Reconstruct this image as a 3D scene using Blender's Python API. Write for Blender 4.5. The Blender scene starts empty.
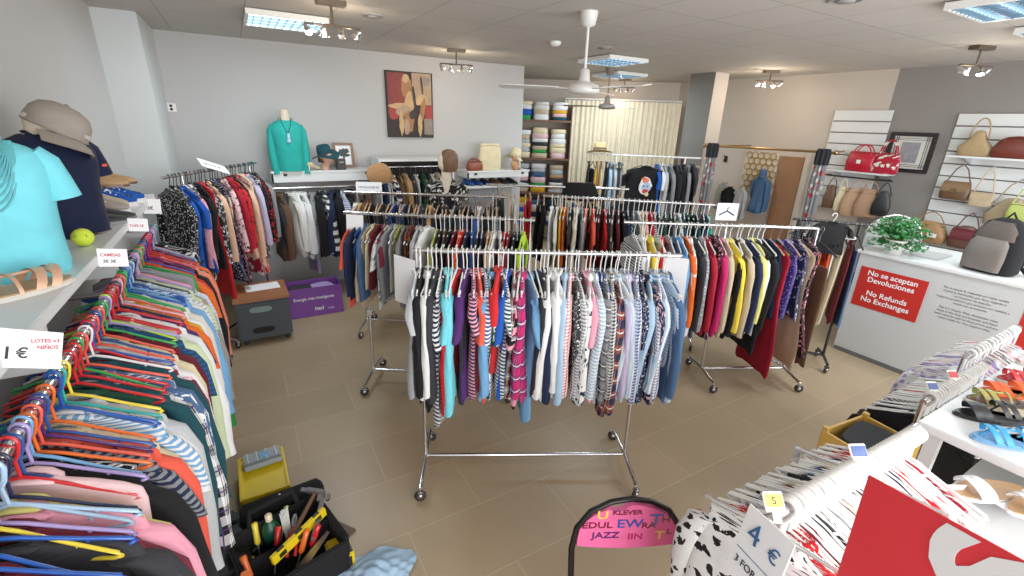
import bpy, bmesh, math, random
from mathutils import Vector, Matrix
R = random.Random(7)
PI = math.pi
COL = bpy.context.scene.collection

# ------------------------------------------------------------------ colour and materials
def lin(c):
    return tuple((v / 12.92 if v <= .04045 else ((v + .055) / 1.055) ** 2.4) for v in (x / 255 for x in c)) + (1,)
CO = dict(white=(226,226,226), offwhite=(214,210,200), cream=(222,208,170), beige=(190,172,145), tan=(178,140,98), brown=(92,64,46),
    black=(17,17,20), charcoal=(44,45,50), grey=(130,132,136), lightgrey=(176,180,184), taupe=(150,140,130), navy=(26,36,66),
    blue=(38,74,142), royal=(22,78,168), skyblue=(108,160,206), lightblue=(158,188,214), denim=(62,92,130), aqua=(110,205,220),
    turquoise=(34,160,150), teal=(20,66,76), green=(38,150,70), darkgreen=(22,66,48), olive=(150,148,72), lime=(176,214,42), palegreen=(196,210,170),
    yellow=(232,206,62), paleyellow=(228,222,130), mustard=(214,158,34), orange=(222,98,34), rust=(176,82,42), coral=(226,84,64),
    red=(196,32,38), crimson=(160,22,44), maroon=(92,20,34), burgundy=(112,30,48), pink=(226,150,170), palepink=(224,186,190),
    magenta=(186,30,96), purple=(74,36,100), lilac=(160,140,196), lavender=(190,180,214), peach=(226,180,150), indigo=(62,52,130), salmon=(226,128,104))
WORD = dict(lightgrey='light grey', skyblue='sky blue', lightblue='light blue', royal='royal blue', palepink='pale pink', palegreen='pale green',
    paleyellow='pale yellow', darkgreen='dark green', offwhite='off-white')
def cw(c): return WORD.get(c, c)
MATS = {}
def newmat(name):
    m = bpy.data.materials.new(name); m.use_nodes = True
    n = m.node_tree.nodes; l = m.node_tree.links
    return m, n, l, n['Principled BSDF']
def solid(name, rgb, rough=.6, metal=0, coat=0, var=.06, scale=8, bump=0, trans=0, emis=None, es=0, alpha=1):
    if name in MATS: return MATS[name]
    m, n, l, b = newmat(name)
    c = lin(rgb)
    tc = n.new('ShaderNodeTexCoord'); no = n.new('ShaderNodeTexNoise'); no.inputs['Scale'].default_value = scale
    no.inputs['Detail'].default_value = 3
    l.new(tc.outputs['Object'], no.inputs['Vector'])
    mx = n.new('ShaderNodeMix'); mx.data_type = 'RGBA'
    mx.inputs[6].default_value = tuple(max(0, v * (1 - var)) for v in c[:3]) + (1,)
    mx.inputs[7].default_value = tuple(min(1, v * (1 + var)) for v in c[:3]) + (1,)
    l.new(no.outputs['Fac'], mx.inputs[0]); l.new(mx.outputs[2], b.inputs['Base Color'])
    b.inputs['Roughness'].default_value = rough; b.inputs['Metallic'].default_value = metal
    b.inputs['Coat Weight'].default_value = coat; b.inputs['Transmission Weight'].default_value = trans
    b.inputs['Alpha'].default_value = alpha
    if emis: b.inputs['Emission Color'].default_value = lin(emis); b.inputs['Emission Strength'].default_value = es
    if bump:
        bp = n.new('ShaderNodeBump'); bp.inputs['Strength'].default_value = bump; bp.inputs['Distance'].default_value = .01
        l.new(no.outputs['Fac'], bp.inputs['Height']); l.new(bp.outputs[0], b.inputs['Normal'])
    MATS[name] = m
    return m
def fabric(c1, c2=None, c3=None, pat='plain', rough=.85):
    """cloth in metres of UV: plain, stripe (across), pinstripe (down), check, plaid, dots, floral"""
    key = ('fab', c1, c2, c3, pat)
    if key in MATS: return MATS[key]
    m, n, l, b = newmat('cloth_' + c1 + '_' + pat)
    g = lambda c: lin(CO[c])
    uv = n.new('ShaderNodeUVMap'); sep = n.new('ShaderNodeSeparateXYZ'); l.new(uv.outputs[0], sep.inputs[0])
    def M(op, a, bb=None):
        q = n.new('ShaderNodeMath'); q.operation = op
        for i, v in enumerate((a, bb)):
            if v is None: continue
            if isinstance(v, (int, float)): q.inputs[i].default_value = v
            else: l.new(v, q.inputs[i])
        return q.outputs[0]
    def mix(f, a, bb):
        q = n.new('ShaderNodeMix'); q.data_type = 'RGBA'
        for i, v in ((0, f), (6, a), (7, bb)):
            if isinstance(v, (tuple, int, float)): q.inputs[i].default_value = v
            else: l.new(v, q.inputs[i])
        return q.outputs[2]
    def band(ax, per, duty, off=0):
        return M('LESS_THAN', M('FRACT', M('ADD', M('MULTIPLY', sep.outputs[ax], 1 / per), off)), duty)
    base = g(c1)
    if pat == 'stripe': col = mix(band(1, .022, .5), g(c1), g(c2))
    elif pat == 'widestripe': col = mix(band(1, .10, .5), g(c1), g(c2))
    elif pat == 'pinstripe': col = mix(band(0, .024, .4), g(c1), g(c2))
    elif pat == 'check':
        s = M('MULTIPLY', M('ADD', band(0, .02, .5), band(1, .02, .5)), .5); col = mix(s, g(c1), g(c2))
    elif pat == 'plaid':
        s = M('MULTIPLY', M('ADD', band(0, .075, .5), band(1, .085, .5)), .5); col = mix(s, g(c1), g(c2))
        t = M('MAXIMUM', band(0, .075, .07, .3), band(1, .085, .07, .3)); col = mix(t, col, g(c3 or 'white'))
    elif pat in ('dots', 'floral', 'print'):
        vo = n.new('ShaderNodeTexVoronoi'); vo.inputs['Scale'].default_value = {'dots': 62, 'floral': 26, 'print': 14}[pat]
        l.new(uv.outputs[0], vo.inputs['Vector'])
        if pat == 'dots': col = mix(M('LESS_THAN', vo.outputs['Distance'], .3), g(c1), g(c2))
        else:
            no = n.new('ShaderNodeTexNoise'); no.inputs['Scale'].default_value = 45; l.new(uv.outputs[0], no.inputs['Vector'])
            f = M('LESS_THAN', M('ADD', vo.outputs['Distance'], M('MULTIPLY', M('SUBTRACT', no.outputs['Fac'], .5), .9)), .36)
            col = mix(f, g(c1), g(c2))
            if c3:
                s2 = n.new('ShaderNodeSeparateColor'); l.new(vo.outputs['Color'], s2.inputs[0])
                col = mix(M('MULTIPLY', f, M('GREATER_THAN', s2.outputs[0], .6)), col, g(c3))
    else: col = mix(0.0, base, base)
    no = n.new('ShaderNodeTexNoise'); no.inputs['Scale'].default_value = 14; l.new(uv.outputs[0], no.inputs['Vector'])
    mr = n.new('ShaderNodeMapRange'); mr.inputs[3].default_value = .82; mr.inputs[4].default_value = 1.12
    l.new(no.outputs['Fac'], mr.inputs[0])
    hs = n.new('ShaderNodeHueSaturation'); l.new(mr.outputs[0], hs.inputs['Value']); l.new(col, hs.inputs['Color'])
    l.new(hs.outputs[0], b.inputs['Base Color'])
    bp = n.new('ShaderNodeBump'); bp.inputs['Strength'].default_value = .35; bp.inputs['Distance'].default_value = .01
    l.new(no.outputs['Fac'], bp.inputs['Height']); l.new(bp.outputs[0], b.inputs['Normal'])
    b.inputs['Roughness'].default_value = rough; b.inputs['Sheen Weight'].default_value = .03; b.inputs['Specular IOR Level'].default_value = .25
    MATS[key] = m
    return m
chrome = solid('chrome', (215,215,218), .18, 1, var=.02)
wire = solid('steel_wire', (165,165,168), .3, 1, var=.02)
brass = solid('brass', (176,140,92), .3, 1)
blackplastic = solid('black_plastic', (26,26,28), .45)
whiteplastic = solid('white_plastic', (232,232,228), .35)
whitelam = solid('white_laminate', (216,218,218), .4, var=.02)
rubber = solid('rubber', (38,38,40), .7)
paper = solid('paper', (238,238,240), .8, var=.01)
ink = solid('ink_black', (32,36,48), .7)
inkred = solid('ink_red', (190,40,70), .7)
inkblue = solid('ink_blue', (40,90,140), .7)
skin = solid('mannequin_cream', (206,190,168), .5)
def plas(c): return solid('plastic_' + c, CO[c], .3, coat=.3, var=.03)
def leather(c, r=.45): return solid('leather_' + (c if isinstance(c, str) else '_'.join(map(str, c))), CO[c] if isinstance(c, str) else c, r, var=.15, scale=25, bump=.3)

# ------------------------------------------------------------------ mesh builder
class MB:
    def __init__(s): s.v = []; s.f = []; s.uv = []; s.sm = []; s.mi = []
    def add(s, vs, fs, uvs=None, smooth=False, mi=0):
        o = len(s.v); s.v += [tuple(v) for v in vs]
        for f in fs:
            s.f.append(tuple(o + i for i in f)); s.sm.append(smooth); s.mi.append(mi)
            s.uv.append([uvs[i] for i in f] if uvs else [(vs[i][0] + vs[i][1], vs[i][2]) for i in f])
        return s
    def box(s, c, d, rz=0, M=None, mi=0, smooth=False):
        x, y, z = (k / 2 for k in d)
        T = Matrix.Translation(c) @ Matrix.Rotation(rz, 4, 'Z') if M is None else M @ Matrix.Translation(c) @ Matrix.Rotation(rz, 4, 'Z')
        vs = [T @ Vector(p) for p in ((-x,-y,-z),(x,-y,-z),(x,y,-z),(-x,y,-z),(-x,-y,z),(x,-y,z),(x,y,z),(-x,y,z))]
        return s.add(vs, [(0,3,2,1),(4,5,6,7),(0,1,5,4),(1,2,6,5),(2,3,7,6),(3,0,4,7)], None, smooth, mi)
    def loft(s, rings, closed=True, caps=True, smooth=True, uvs=None, mi=0):
        n = len(rings[0]); vs = [v for r in rings for v in r]; uv = []
        if uvs is None:
            V = 0
            for k, r in enumerate(rings):
                if k: V += max((Vector(r[0]) - Vector(rings[k-1][0])).length, (Vector(r[n//2]) - Vector(rings[k-1][n//2])).length)
                U = 0
                for i in range(n):
                    uv.append((U, V)); U += (Vector(r[(i+1) % n]) - Vector(r[i])).length
        else: uv = uvs
        fs = []
        for k in range(len(rings) - 1):
            for i in range(n if closed else n - 1):
                j = (i + 1) % n
                fs.append((k*n+i, k*n+j, (k+1)*n+j, (k+1)*n+i))
        s.add(vs, fs, uv, smooth, mi)
        if caps and closed:
            s.add(rings[0], [tuple(reversed(range(n)))], None, False, mi); s.add(rings[-1], [tuple(range(n))], None, False, mi)
        return s
    def tube(s, pts, r, n=8, closed=False, mi=0, caps=True):
        P = [Vector(p) for p in pts]; rings = []; up = None
        for i, p in enumerate(P):
            if closed: t = (P[(i+1) % len(P)] - P[i-1]).normalized()
            else: t = (P[min(i+1, len(P)-1)] - P[max(i-1, 0)]).normalized()
            if up is None:
                up = Vector((0,0,1)) if abs(t.z) < .9 else Vector((1,0,0))
            a = t.cross(up)
            if a.length < 1e-4: a = t.orthogonal()
            a.normalize(); b = a.cross(t).normalized(); up = b
            rr = r[i] if isinstance(r, (list, tuple)) else r
            rings.append([p + (a*math.cos(2*PI*k/n) + b*math.sin(2*PI*k/n))*rr for k in range(n)])
        if closed: rings.append(rings[0])
        return s.loft(rings, caps=caps and not closed, mi=mi)
    def lathe(s, prof, c=(0,0,0), n=24, M=None, mi=0, sx=1, sy=1):
        T = M or Matrix.Identity(4)
        rings = [[T @ Vector((c[0]+r*sx*math.cos(2*PI*k/n), c[1]+r*sy*math.sin(2*PI*k/n), c[2]+z)) for k in range(n)] for r, z in prof]
        return s.loft(rings, mi=mi)
    def ball(s, c, rad, n=12, m=8, M=None, mi=0):
        rx, ry, rz = rad if isinstance(rad, (tuple, list)) else (rad,)*3
        T = M or Matrix.Identity(4); rings = []
        for i in range(m + 1):
            a = -PI/2 + PI * i / m; q = max(math.cos(a), .02)
            rings.append([T @ Vector((c[0]+rx*q*math.cos(2*PI*k/n), c[1]+ry*q*math.sin(2*PI*k/n), c[2]+rz*math.sin(a))) for k in range(n)])
        return s.loft(rings, mi=mi)
    def prism(s, poly, h, T=None, mi=0, z0=0):
        """polygon in xy pushed up by h"""
        T = T or Matrix.Identity(4); n = len(poly)
        a = [T @ Vector((x, y, z0)) for x, y in poly]; b = [T @ Vector((x, y, z0+h)) for x, y in poly]
        s.add(a + b, [tuple(reversed(range(n))), tuple(range(n, 2*n))] + [(i, (i+1) % n, n+(i+1) % n, n+i) for i in range(n)], None, False, mi)
        return s
    def quad(s, a, b, c, d, mi=0):
        w = (Vector(b)-Vector(a)).length; h = (Vector(d)-Vector(a)).length
        return s.add([a,b,c,d], [(0,1,2,3)], [(0,0),(w,0),(w,h),(0,h)], False, mi)
    def mesh(s, name, bevel=0):
        me = bpy.data.meshes.new(name); me.from_pydata(s.v, [], s.f)
        me.polygons.foreach_set('use_smooth', s.sm); me.polygons.foreach_set('material_index', s.mi)
        ul = me.uv_layers.new(name='UVMap'); flat = [c for f in s.uv for p in f for c in (p[0], p[1])]
        ul.data.foreach_set('uv', flat)
        bm = bmesh.new(); bm.from_mesh(me)
        if bevel:
            bmesh.ops.remove_doubles(bm, verts=bm.verts, dist=1e-5)
            es = [e for e in bm.edges if len(e.link_faces) == 2 and e.calc_face_angle(0) > .7]
            bmesh.ops.bevel(bm, geom=es, offset=bevel, segments=2, affect='EDGES', clamp_overlap=True)
        bmesh.ops.recalc_face_normals(bm, faces=bm.faces); bm.to_mesh(me); bm.free()
        me.update(); return me
    def build(s, name, mat, parent=None, loc=None, bevel=0):
        return mk(name, s.mesh(name, bevel), mat, parent, loc)
def mk(name, me, mat, parent=None, loc=None, rz=None):
    if mat is not None and not len(me.materials):
        for q in (mat if isinstance(mat, (list, tuple)) else [mat]): me.materials.append(q)
    o = bpy.data.objects.new(name, me); COL.objects.link(o)
    if parent: o.parent = parent
    if loc is not None: o.location = loc
    if rz is not None: o.rotation_euler.z = rz
    return o
def setmat(o, m):
    o.material_slots[0].link = 'OBJECT'; o.material_slots[0].material = m
def tag(o, label, cat, group=None, kind=None):
    o['label'] = label; o['category'] = cat
    if group: o['group'] = group
    if kind: o['kind'] = kind
    return o
def thing(name, label, cat, loc=(0,0,0), rz=0, group=None, rot=None):
    o = bpy.data.objects.new(name, None); COL.objects.link(o); o.location = loc; o.empty_display_size = .1
    o.rotation_euler = rot if rot else (0, 0, rz)
    return tag(o, label, cat, group)
def struct(name, mb, mat, bevel=0):
    o = mb.build(name, mat, bevel=bevel); o['kind'] = 'structure'; return o
def copy_tree(o, parent=None):
    c = o.copy(); COL.objects.link(c)
    if parent: c.parent = parent
    for ch in list(o.children): copy_tree(ch, c)
    return c
def lettering(text, size, mat, parent, loc, rot, name='lettering', align='LEFT', sp=1, bold=0):
    cu = bpy.data.curves.new(name, 'FONT'); cu.body = text; cu.size = size; cu.align_x = align; cu.extrude = .0006
    cu.space_line = sp; cu.offset = bold; cu.resolution_u = 3
    t = bpy.data.objects.new(name, cu); COL.objects.link(t)
    dg = bpy.context.evaluated_depsgraph_get(); dg.update()
    me = bpy.data.meshes.new_from_object(t.evaluated_get(dg)); bpy.data.objects.remove(t); bpy.data.curves.remove(cu)
    me.materials.clear(); me.materials.append(mat)
    o = bpy.data.objects.new(name, me); COL.objects.link(o); o.parent = parent; o.location = loc; o.rotation_euler = rot
    return o
ORD = ['first','second','third','fourth','fifth','sixth','seventh','eighth','ninth','tenth','eleventh','twelfth','thirteenth','fourteenth','fifteenth','sixteenth','seventeenth','eighteenth','nineteenth']
def ordn(i):
    if i <= 19: return ORD[i-1]
    t = ['','','twent','thirt','fort','fift','sixt','sevent'][i // 10]
    return t + 'ieth' if i % 10 == 0 else t + 'y-' + ORD[i % 10 - 1]
# ------------------------------------------------------------------ the room
HC = 2.86; XL = -.86; XR = 7.2; YB = 6.33; Y0 = -1.5
def gridmat(name, c1, c2, cm, w, h, off, ox, oy, mort, rough, noise=.15, bump=.2):
    m, n, l, b = newmat(name)
    tc = n.new('ShaderNodeTexCoord'); mp = n.new('ShaderNodeMapping'); mp.inputs['Location'].default_value = (-ox, -oy, 0)
    l.new(tc.outputs['Object'], mp.inputs[0])
    br = n.new('ShaderNodeTexBrick'); br.offset = off; br.squash = 1
    br.inputs['Scale'].default_value = 1; br.inputs['Brick Width'].default_value = w; br.inputs['Row Height'].default_value = h
    br.inputs['Mortar Size'].default_value = mort; br.inputs['Mortar Smooth'].default_value = .3
    br.inputs['Color1'].default_value = lin(c1); br.inputs['Color2'].default_value = lin(c2); br.inputs['Mortar'].default_value = lin(cm)
    l.new(mp.outputs[0], br.inputs['Vector'])
    no = n.new('ShaderNodeTexNoise'); no.inputs['Scale'].default_value = 2.2; no.inputs['Detail'].default_value = 6; l.new(tc.outputs['Object'], no.inputs['Vector'])
    mr = n.new('ShaderNodeMapRange'); mr.inputs[3].default_value = 1 - noise; mr.inputs[4].default_value = 1 + noise; l.new(no.outputs['Fac'], mr.inputs[0])
    hs = n.new('ShaderNodeHueSaturation'); l.new(mr.outputs[0], hs.inputs['Value']); l.new(br.outputs['Color'], hs.inputs['Color']); l.new(hs.outputs[0], b.inputs['Base Color'])
    bp = n.new('ShaderNodeBump'); bp.inputs['Strength'].default_value = bump; bp.inputs['Distance'].default_value = .004; bp.invert = True
    l.new(br.outputs['Fac'], bp.inputs['Height']); l.new(bp.outputs[0], b.inputs['Normal'])
    b.inputs['Roughness'].default_value = rough
    return m
floorm = gridmat('floor_tile', (160,139,111), (153,133,107), (172,155,126), .86, .425, .5, .08, 1.46, .004, .4, .16)
ceilm = gridmat('ceiling_tile', (190,184,176), (185,179,172), (146,142,136), .6, .6, 0, .21, .28, .005, .8, .03, .3)
wallw = solid('wall_paint_white', (182,181,180), .85, var=.03, scale=1.5)
wallc = solid('wall_paint_warm', (190,180,170), .85, var=.03, scale=1.5)
wallg = solid('wall_paint_grey', (132,127,124), .85, var=.03, scale=1.5)
struct('floor', MB().box(((XL+XR)/2, 3.7, -.05), (XR-XL+.2, 10.6, .1)), floorm)
struct('ceiling', MB().box(((XL+XR)/2, 3.7, HC+.05), (XR-XL+.2, 10.6, .1)), ceilm)
struct('wall_left', MB().box((XL-.05, (Y0+YB)/2, HC/2), (.1, YB-Y0, HC)), wallw)
struct('wall_back', MB().box(((XL+3.8)/2, YB+.06, HC/2), (3.8-XL+.0, .12, HC)), wallw)
struct('wall_recess', MB().box((3.75, (YB+.12+8.95)/2, HC/2), (.1, 8.95-YB-.12, HC)), wallw)
d = Vector((3.4, -2.4, 0)); ang = math.atan2(d.y, d.x)
struct('wall_curtain_side', MB().box((5.5, 7.7, HC/2), (d.length+.15, .1, HC), ang), wallc)
struct('wall_right', MB().box((XR+.05, (3.05+6.5)/2, HC/2), (.1, 3.45, HC)), wallc)
struct('wall_counter_side', MB().box((XR+.05, (3.05+Y0)/2, HC/2), (.1, 3.05-Y0, HC)), wallg)
struct('trim_1', MB().box((-.71, 5.84, HC/2), (.3, .98, HC)), solid('pillar_paint', (196,200,200), .85, var=.02))
pm = MB().box((6.26, 5.07, HC/2), (.3, .44, HC)); pl = struct('trim_2', pm, [solid('pillar_grey', (122,118,113), .8), wallc])
for p in pl.data.polygons:
    p.material_index = 1 if p.normal.y < -.5 else 0
# shop window behind the photographer: frame posts and glass bays (daylight enters through it)
wf = MB()
for x in (-.8, 1.2, 3.2, 5.2, 7.14): wf.box((x, Y0+.03, HC/2), (.08, .06, HC))
wf.box((3.17, Y0+.03, .05), (8, .06, .1)); wf.box((3.17, Y0+.03, HC-.05), (8, .06, .1))
struct('window_1', wf, solid('window_frame_metal', (90,92,94), .4, .6))

# wall socket
t = thing('wall_socket', 'small white wall socket with round holes high beside the left pillar', 'socket', (-.53, 6.325, 2.13), group=None)
MB().box((0, -.012, 0), (.085, .022, .085)).build('plate', whiteplastic, t, bevel=.004)
MB().lathe([(0,0),(.014,0),(.014,.004),(0,.004)], M=Matrix.Translation((0,-.023,.017)) @ Matrix.Rotation(PI/2, 4, 'X')).build('socket_hole', blackplastic, t)
MB().lathe([(0,0),(.014,0),(.014,.004),(0,.004)], M=Matrix.Translation((0,-.023,-.017)) @ Matrix.Rotation(PI/2, 4, 'X')).build('socket_hole', blackplastic, t)
MB().tube([(-.04,-.01,0),(-.08,-.008,.004),(-.1,-.002,.01)], .006).build('cable', whiteplastic, t)

# ------------------------------------------------------------------ ceiling fixtures
tubeglow = solid('tube_glow', (225,245,255), emis=(205,238,255), es=6.5)
reflector = solid('light_reflector', (200,222,232), .25, .5)
louv = solid('louver_metal', (120,135,148), .3, .7)
LP = [((.51,4.78), 'cold white louvred ceiling panel light nearest the left pillar'),
      ((4.11,4.78), 'ceiling panel light just behind the front ceiling fan'),
      ((5.31,5.98), 'ceiling panel light farthest away, above the beige curtain'),
      ((4.11,1.18), 'larger looking ceiling panel light at the top right above the counter'),
      ((5.31,1.18), 'ceiling panel light at the right edge over the handbag wall')]
for (x, y), lab in LP:
    t = thing('ceiling_panel_light', lab, 'ceiling light', (x, y, HC-.03), group='louvred ceiling panel lights')
    f = MB()
    for sx, sy, dx, dy in ((0,.29,.6,.02),(0,-.29,.6,.02),(.29,0,.02,.56),(-.29,0,.02,.56)): f.box((sx,sy,0), (dx,dy,.04))
    f.build('frame', whiteplastic, t)
    MB().box((0,0,.022), (.56,.56,.006)).build('reflector', reflector, t)
    for k in range(4): MB().tube([(-.275,-.21+.14*k,.0),(.275,-.21+.14*k,.0)], .014).build('light_tube', tubeglow, t)
    l = MB()
    for k in range(3): l.box((0,-.14+.14*k,-.012), (.56,.006,.022))
    for k in range(9): l.box((-.24+.06*k,0,-.014), (.003,.56,.016))
    l.build('louver', louv, t)
    la = bpy.data.lights.new('panel_lamp', 'AREA'); la.shape = 'SQUARE'; la.size = .55; la.energy = 22; la.color = (.82,.94,1)
    lo = bpy.data.objects.new('panel_lamp', la); COL.objects.link(lo); lo.location = (x, y, HC-.07)

spotbody = solid('spot_bronze', (98,84,72), .4, .7)
glow = solid('bulb_glow', (255,240,215), emis=(255,232,196), es=60)
dim = solid('bulb_off', (190,185,175), .2, .3)
SP = [((2.34,5.42), .3, (0,1,0,1), 'bronze ceiling spotlight bar beside the painting, two bulbs lit', .16),
      ((6.4,4.2), 0, (1,1,1,0), 'ceiling spotlight bar before the white right wall, three bulbs glowing', .13),
      ((5.85,1.9), .2, (0,0,1,0), 'ceiling spotlight bar over the handbag wall, mostly unlit', .16),
      ((6.0,6.6), 0, (0,1,0,0), 'ceiling spotlight bar far back above the beige curtain', .14),
      ((.72,3.86), .5, (1,0,0,1), 'ceiling spotlight bar cut off by the top edge, nearest the left', .16)]
for (x, y), rz, on, lab, L in SP:
    t = thing('spotlight_bar', lab, 'ceiling spotlight', (x, y, HC), rz - .5, group='bronze spotlight bars')
    MB().box((0,0,-.018), (.2,.09,.034)).build('mounting_plate', spotbody, t, bevel=.004)
    MB().tube([(0,0,-.03),(0,0,-L)], .009).build('stem', spotbody, t)
    MB().tube([(-.19,0,-L),(.19,0,-L)], .008).build('crossbar', spotbody, t)
    for k in range(4):
        hx = -.19 + .127*k; tilt = (-.5, .6, -.3, .7)[k]
        T = Matrix.Translation((hx, 0, -L-.01)) @ Matrix.Rotation(tilt, 4, 'X') @ Matrix.Rotation((k-1.5)*.3, 4, 'Y')
        h = MB().lathe([(.006,0),(.016,-.005),(.018,-.03),(.03,-.06),(.036,-.066),(.03,-.066),(.014,-.04),(.0,-.036)], n=14, M=T).build('spot_head', chrome, t)
        MB().ball((0,0,-.058), (.027,.027,.02), 10, 6, M=T).build('bulb', glow if on[k] else dim, h)
        if on[k]:
            la = bpy.data.lights.new('spot_lamp', 'POINT'); la.energy = 4; la.color = (1,.82,.6); la.shadow_soft_size = .03
            lo = bpy.data.objects.new('spot_lamp', la); COL.objects.link(lo)
            lo.location = Vector((x,y,HC)) + Matrix.Rotation(rz-.5, 3, 'Z') @ (T @ Vector((0,0,-.1)))

fanw = solid('fan_white', (214,212,208), .35)
def fan(x, y, drop, rz, lab, mat, s=1):
    t = thing('ceiling_fan', lab, 'fan', (x, y, HC), rz)
    MB().lathe([(.02,-.10),(.05,-.085),(.062,-.02),(.064,0)], n=20).build('ceiling_cup', mat, t)
    MB().tube([(0,0,-.08),(0,0,-drop+.08)], .011).build('downrod', mat, t)
    h = MB().lathe([(.014,-drop+.13),(.035,-drop+.12),(.042,-drop+.05),(.05,-drop+.035),(.105,-drop+.02),(.12,-drop-.005),(.12,-drop-.03),(.1,-drop-.045),(.05,-drop-.05),(0,-drop-.052)], n=28).build('motor_housing', mat, t)
    for k in range(3):
        a = 2*PI*k/3
        T = Matrix.Rotation(a, 4, 'Z') @ Matrix.Translation((0,0,-drop-.012)) @ Matrix.Rotation(.16, 4, 'X')
        b = MB().box((.15,0,0), (.12,.03,.006), M=T).build('blade_arm', mat, t)
        MB().prism([(.19,-.035),(.6*s,-.06),(.64*s,-.04),(.64*s,.04),(.6*s,.06),(.19,.035)], .005, T).build('blade', mat, t)
fan(2.34, 3.02, .5, .55, 'white three-blade ceiling fan hanging on a long rod nearest the camera', fanw)
fan(4.75, 5.55, .5, .2, 'dark-bladed ceiling fan farther back before the beige curtain', solid('fan_grey', (120,112,104), .5))
for (x, y), r, lab in (((1.09,4.18),.09,'pale round ceiling vent left of the painting side spotlight'),((3.33,1.8),.1,'round ceiling vent at the top edge right of the fan'),((3.5,4.2),.08,'small round ceiling vent near the panel light behind the fan')):
    t = thing('ceiling_vent', lab, 'vent', (x, y, HC))
    MB().lathe([(r,0),(r,-.008),(r*.8,-.014),(r*.78,-.006),(0,-.006)], n=28).build('vent_ring', solid('vent_grey', (150,148,146), .6), t)
    MB().lathe([(0,-.018),(r*.5,-.018),(r*.55,-.008),(0,-.006)], n=24).build('vent_disc', solid('vent_grey', (150,148,146), .6), t)
t = thing('smoke_detector', 'little white smoke detector on the ceiling left of the fan rod', 'detector', (2.9, 4.25, HC))
MB().lathe([(.055,0),(.055,-.02),(.035,-.04),(0,-.042)], n=20).build('housing', whiteplastic, t)
MB().ball((.02,0,-.043), .006, 8, 5).build('indicator_light', plas('red'), t)

# ------------------------------------------------------------------ wall art
t = thing('painting', 'large unframed canvas painting of pale figures on dark red and black', 'painting', (2.06, YB, 2.26))
MB().box((0,-.022,0), (.62,.04,.8)).build('canvas', solid('canvas_black', (38,26,26), .7), t)
def blob(c, r, a, mat, y, seed, nm):
    rr = random.Random(seed); n = 22
    pts = [(c[0] + math.cos(2*PI*k/n)*r[0]*(1+.12*rr.uniform(-1,1))*math.cos(a) - math.sin(2*PI*k/n)*r[1]*math.sin(a),
            c[1] + math.cos(2*PI*k/n)*r[0]*math.sin(a) + math.sin(2*PI*k/n)*r[1]*(1+.12*rr.uniform(-1,1))*math.cos(a)) for k in range(n)]
    MB().prism(pts, .0008, Matrix.Translation((0, y, 0)) @ Matrix.Rotation(PI/2, 4, 'X')).build(nm, mat, t)
pm_ = {k: solid('paint_' + k, v, .6, var=.35, scale=14) for k, v in dict(red=(122,34,26), cream=(186,150,104), ochre=(150,100,58), grey=(128,116,104), dark=(34,24,24), pale=(160,132,104), redb=(150,40,30)).items()}
for k_, cx_, cz_, w_, h_ in (('red',-.17,.14,.24,.48),('pale',.16,.2,.26,.38),('redb',.25,-.08,.1,.16),('grey',.24,-.26,.12,.2)): MB().box((cx_,-.0427,cz_), (w_,.001,h_)).build('painted_field', pm_[k_], t)
for i, (c, r, a, k) in enumerate([((-.22,-.1),(.07,.08),0,'redb'),((.2,.3),(.08,.06),0,'grey'),
      ((-.04,.2),(.075,.15),.1,'ochre'),((-.05,.32),(.045,.05),0,'cream'),((.0,.05),(.07,.12),-.2,'cream'),((-.14,-.01),(.15,.035),.05,'cream'),((-.1,-.07),(.1,.06),.3,'pale'),
      ((.14,.07),(.09,.06),.4,'cream'),((.16,-.06),(.035,.16),-.2,'ochre'),((.12,-.24),(.03,.14),0,'cream'),((-.13,-.22),(.03,.15),0,'cream'),((-.03,-.2),(.07,.13),0,'ochre'),
      ((-.06,-.27),(.04,.1),0,'pale'),((.24,-.27),(.05,.1),0,'grey'),((.02,-.12),(.05,.05),0,'dark'),((.05,.1),(.02,.14),.1,'dark'),((.16,.25),(.012,.11),.1,'dark')]):
    blob(c, r, a, pm_[k], -.0438 - i*.0006, i, 'painted_patch')
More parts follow.
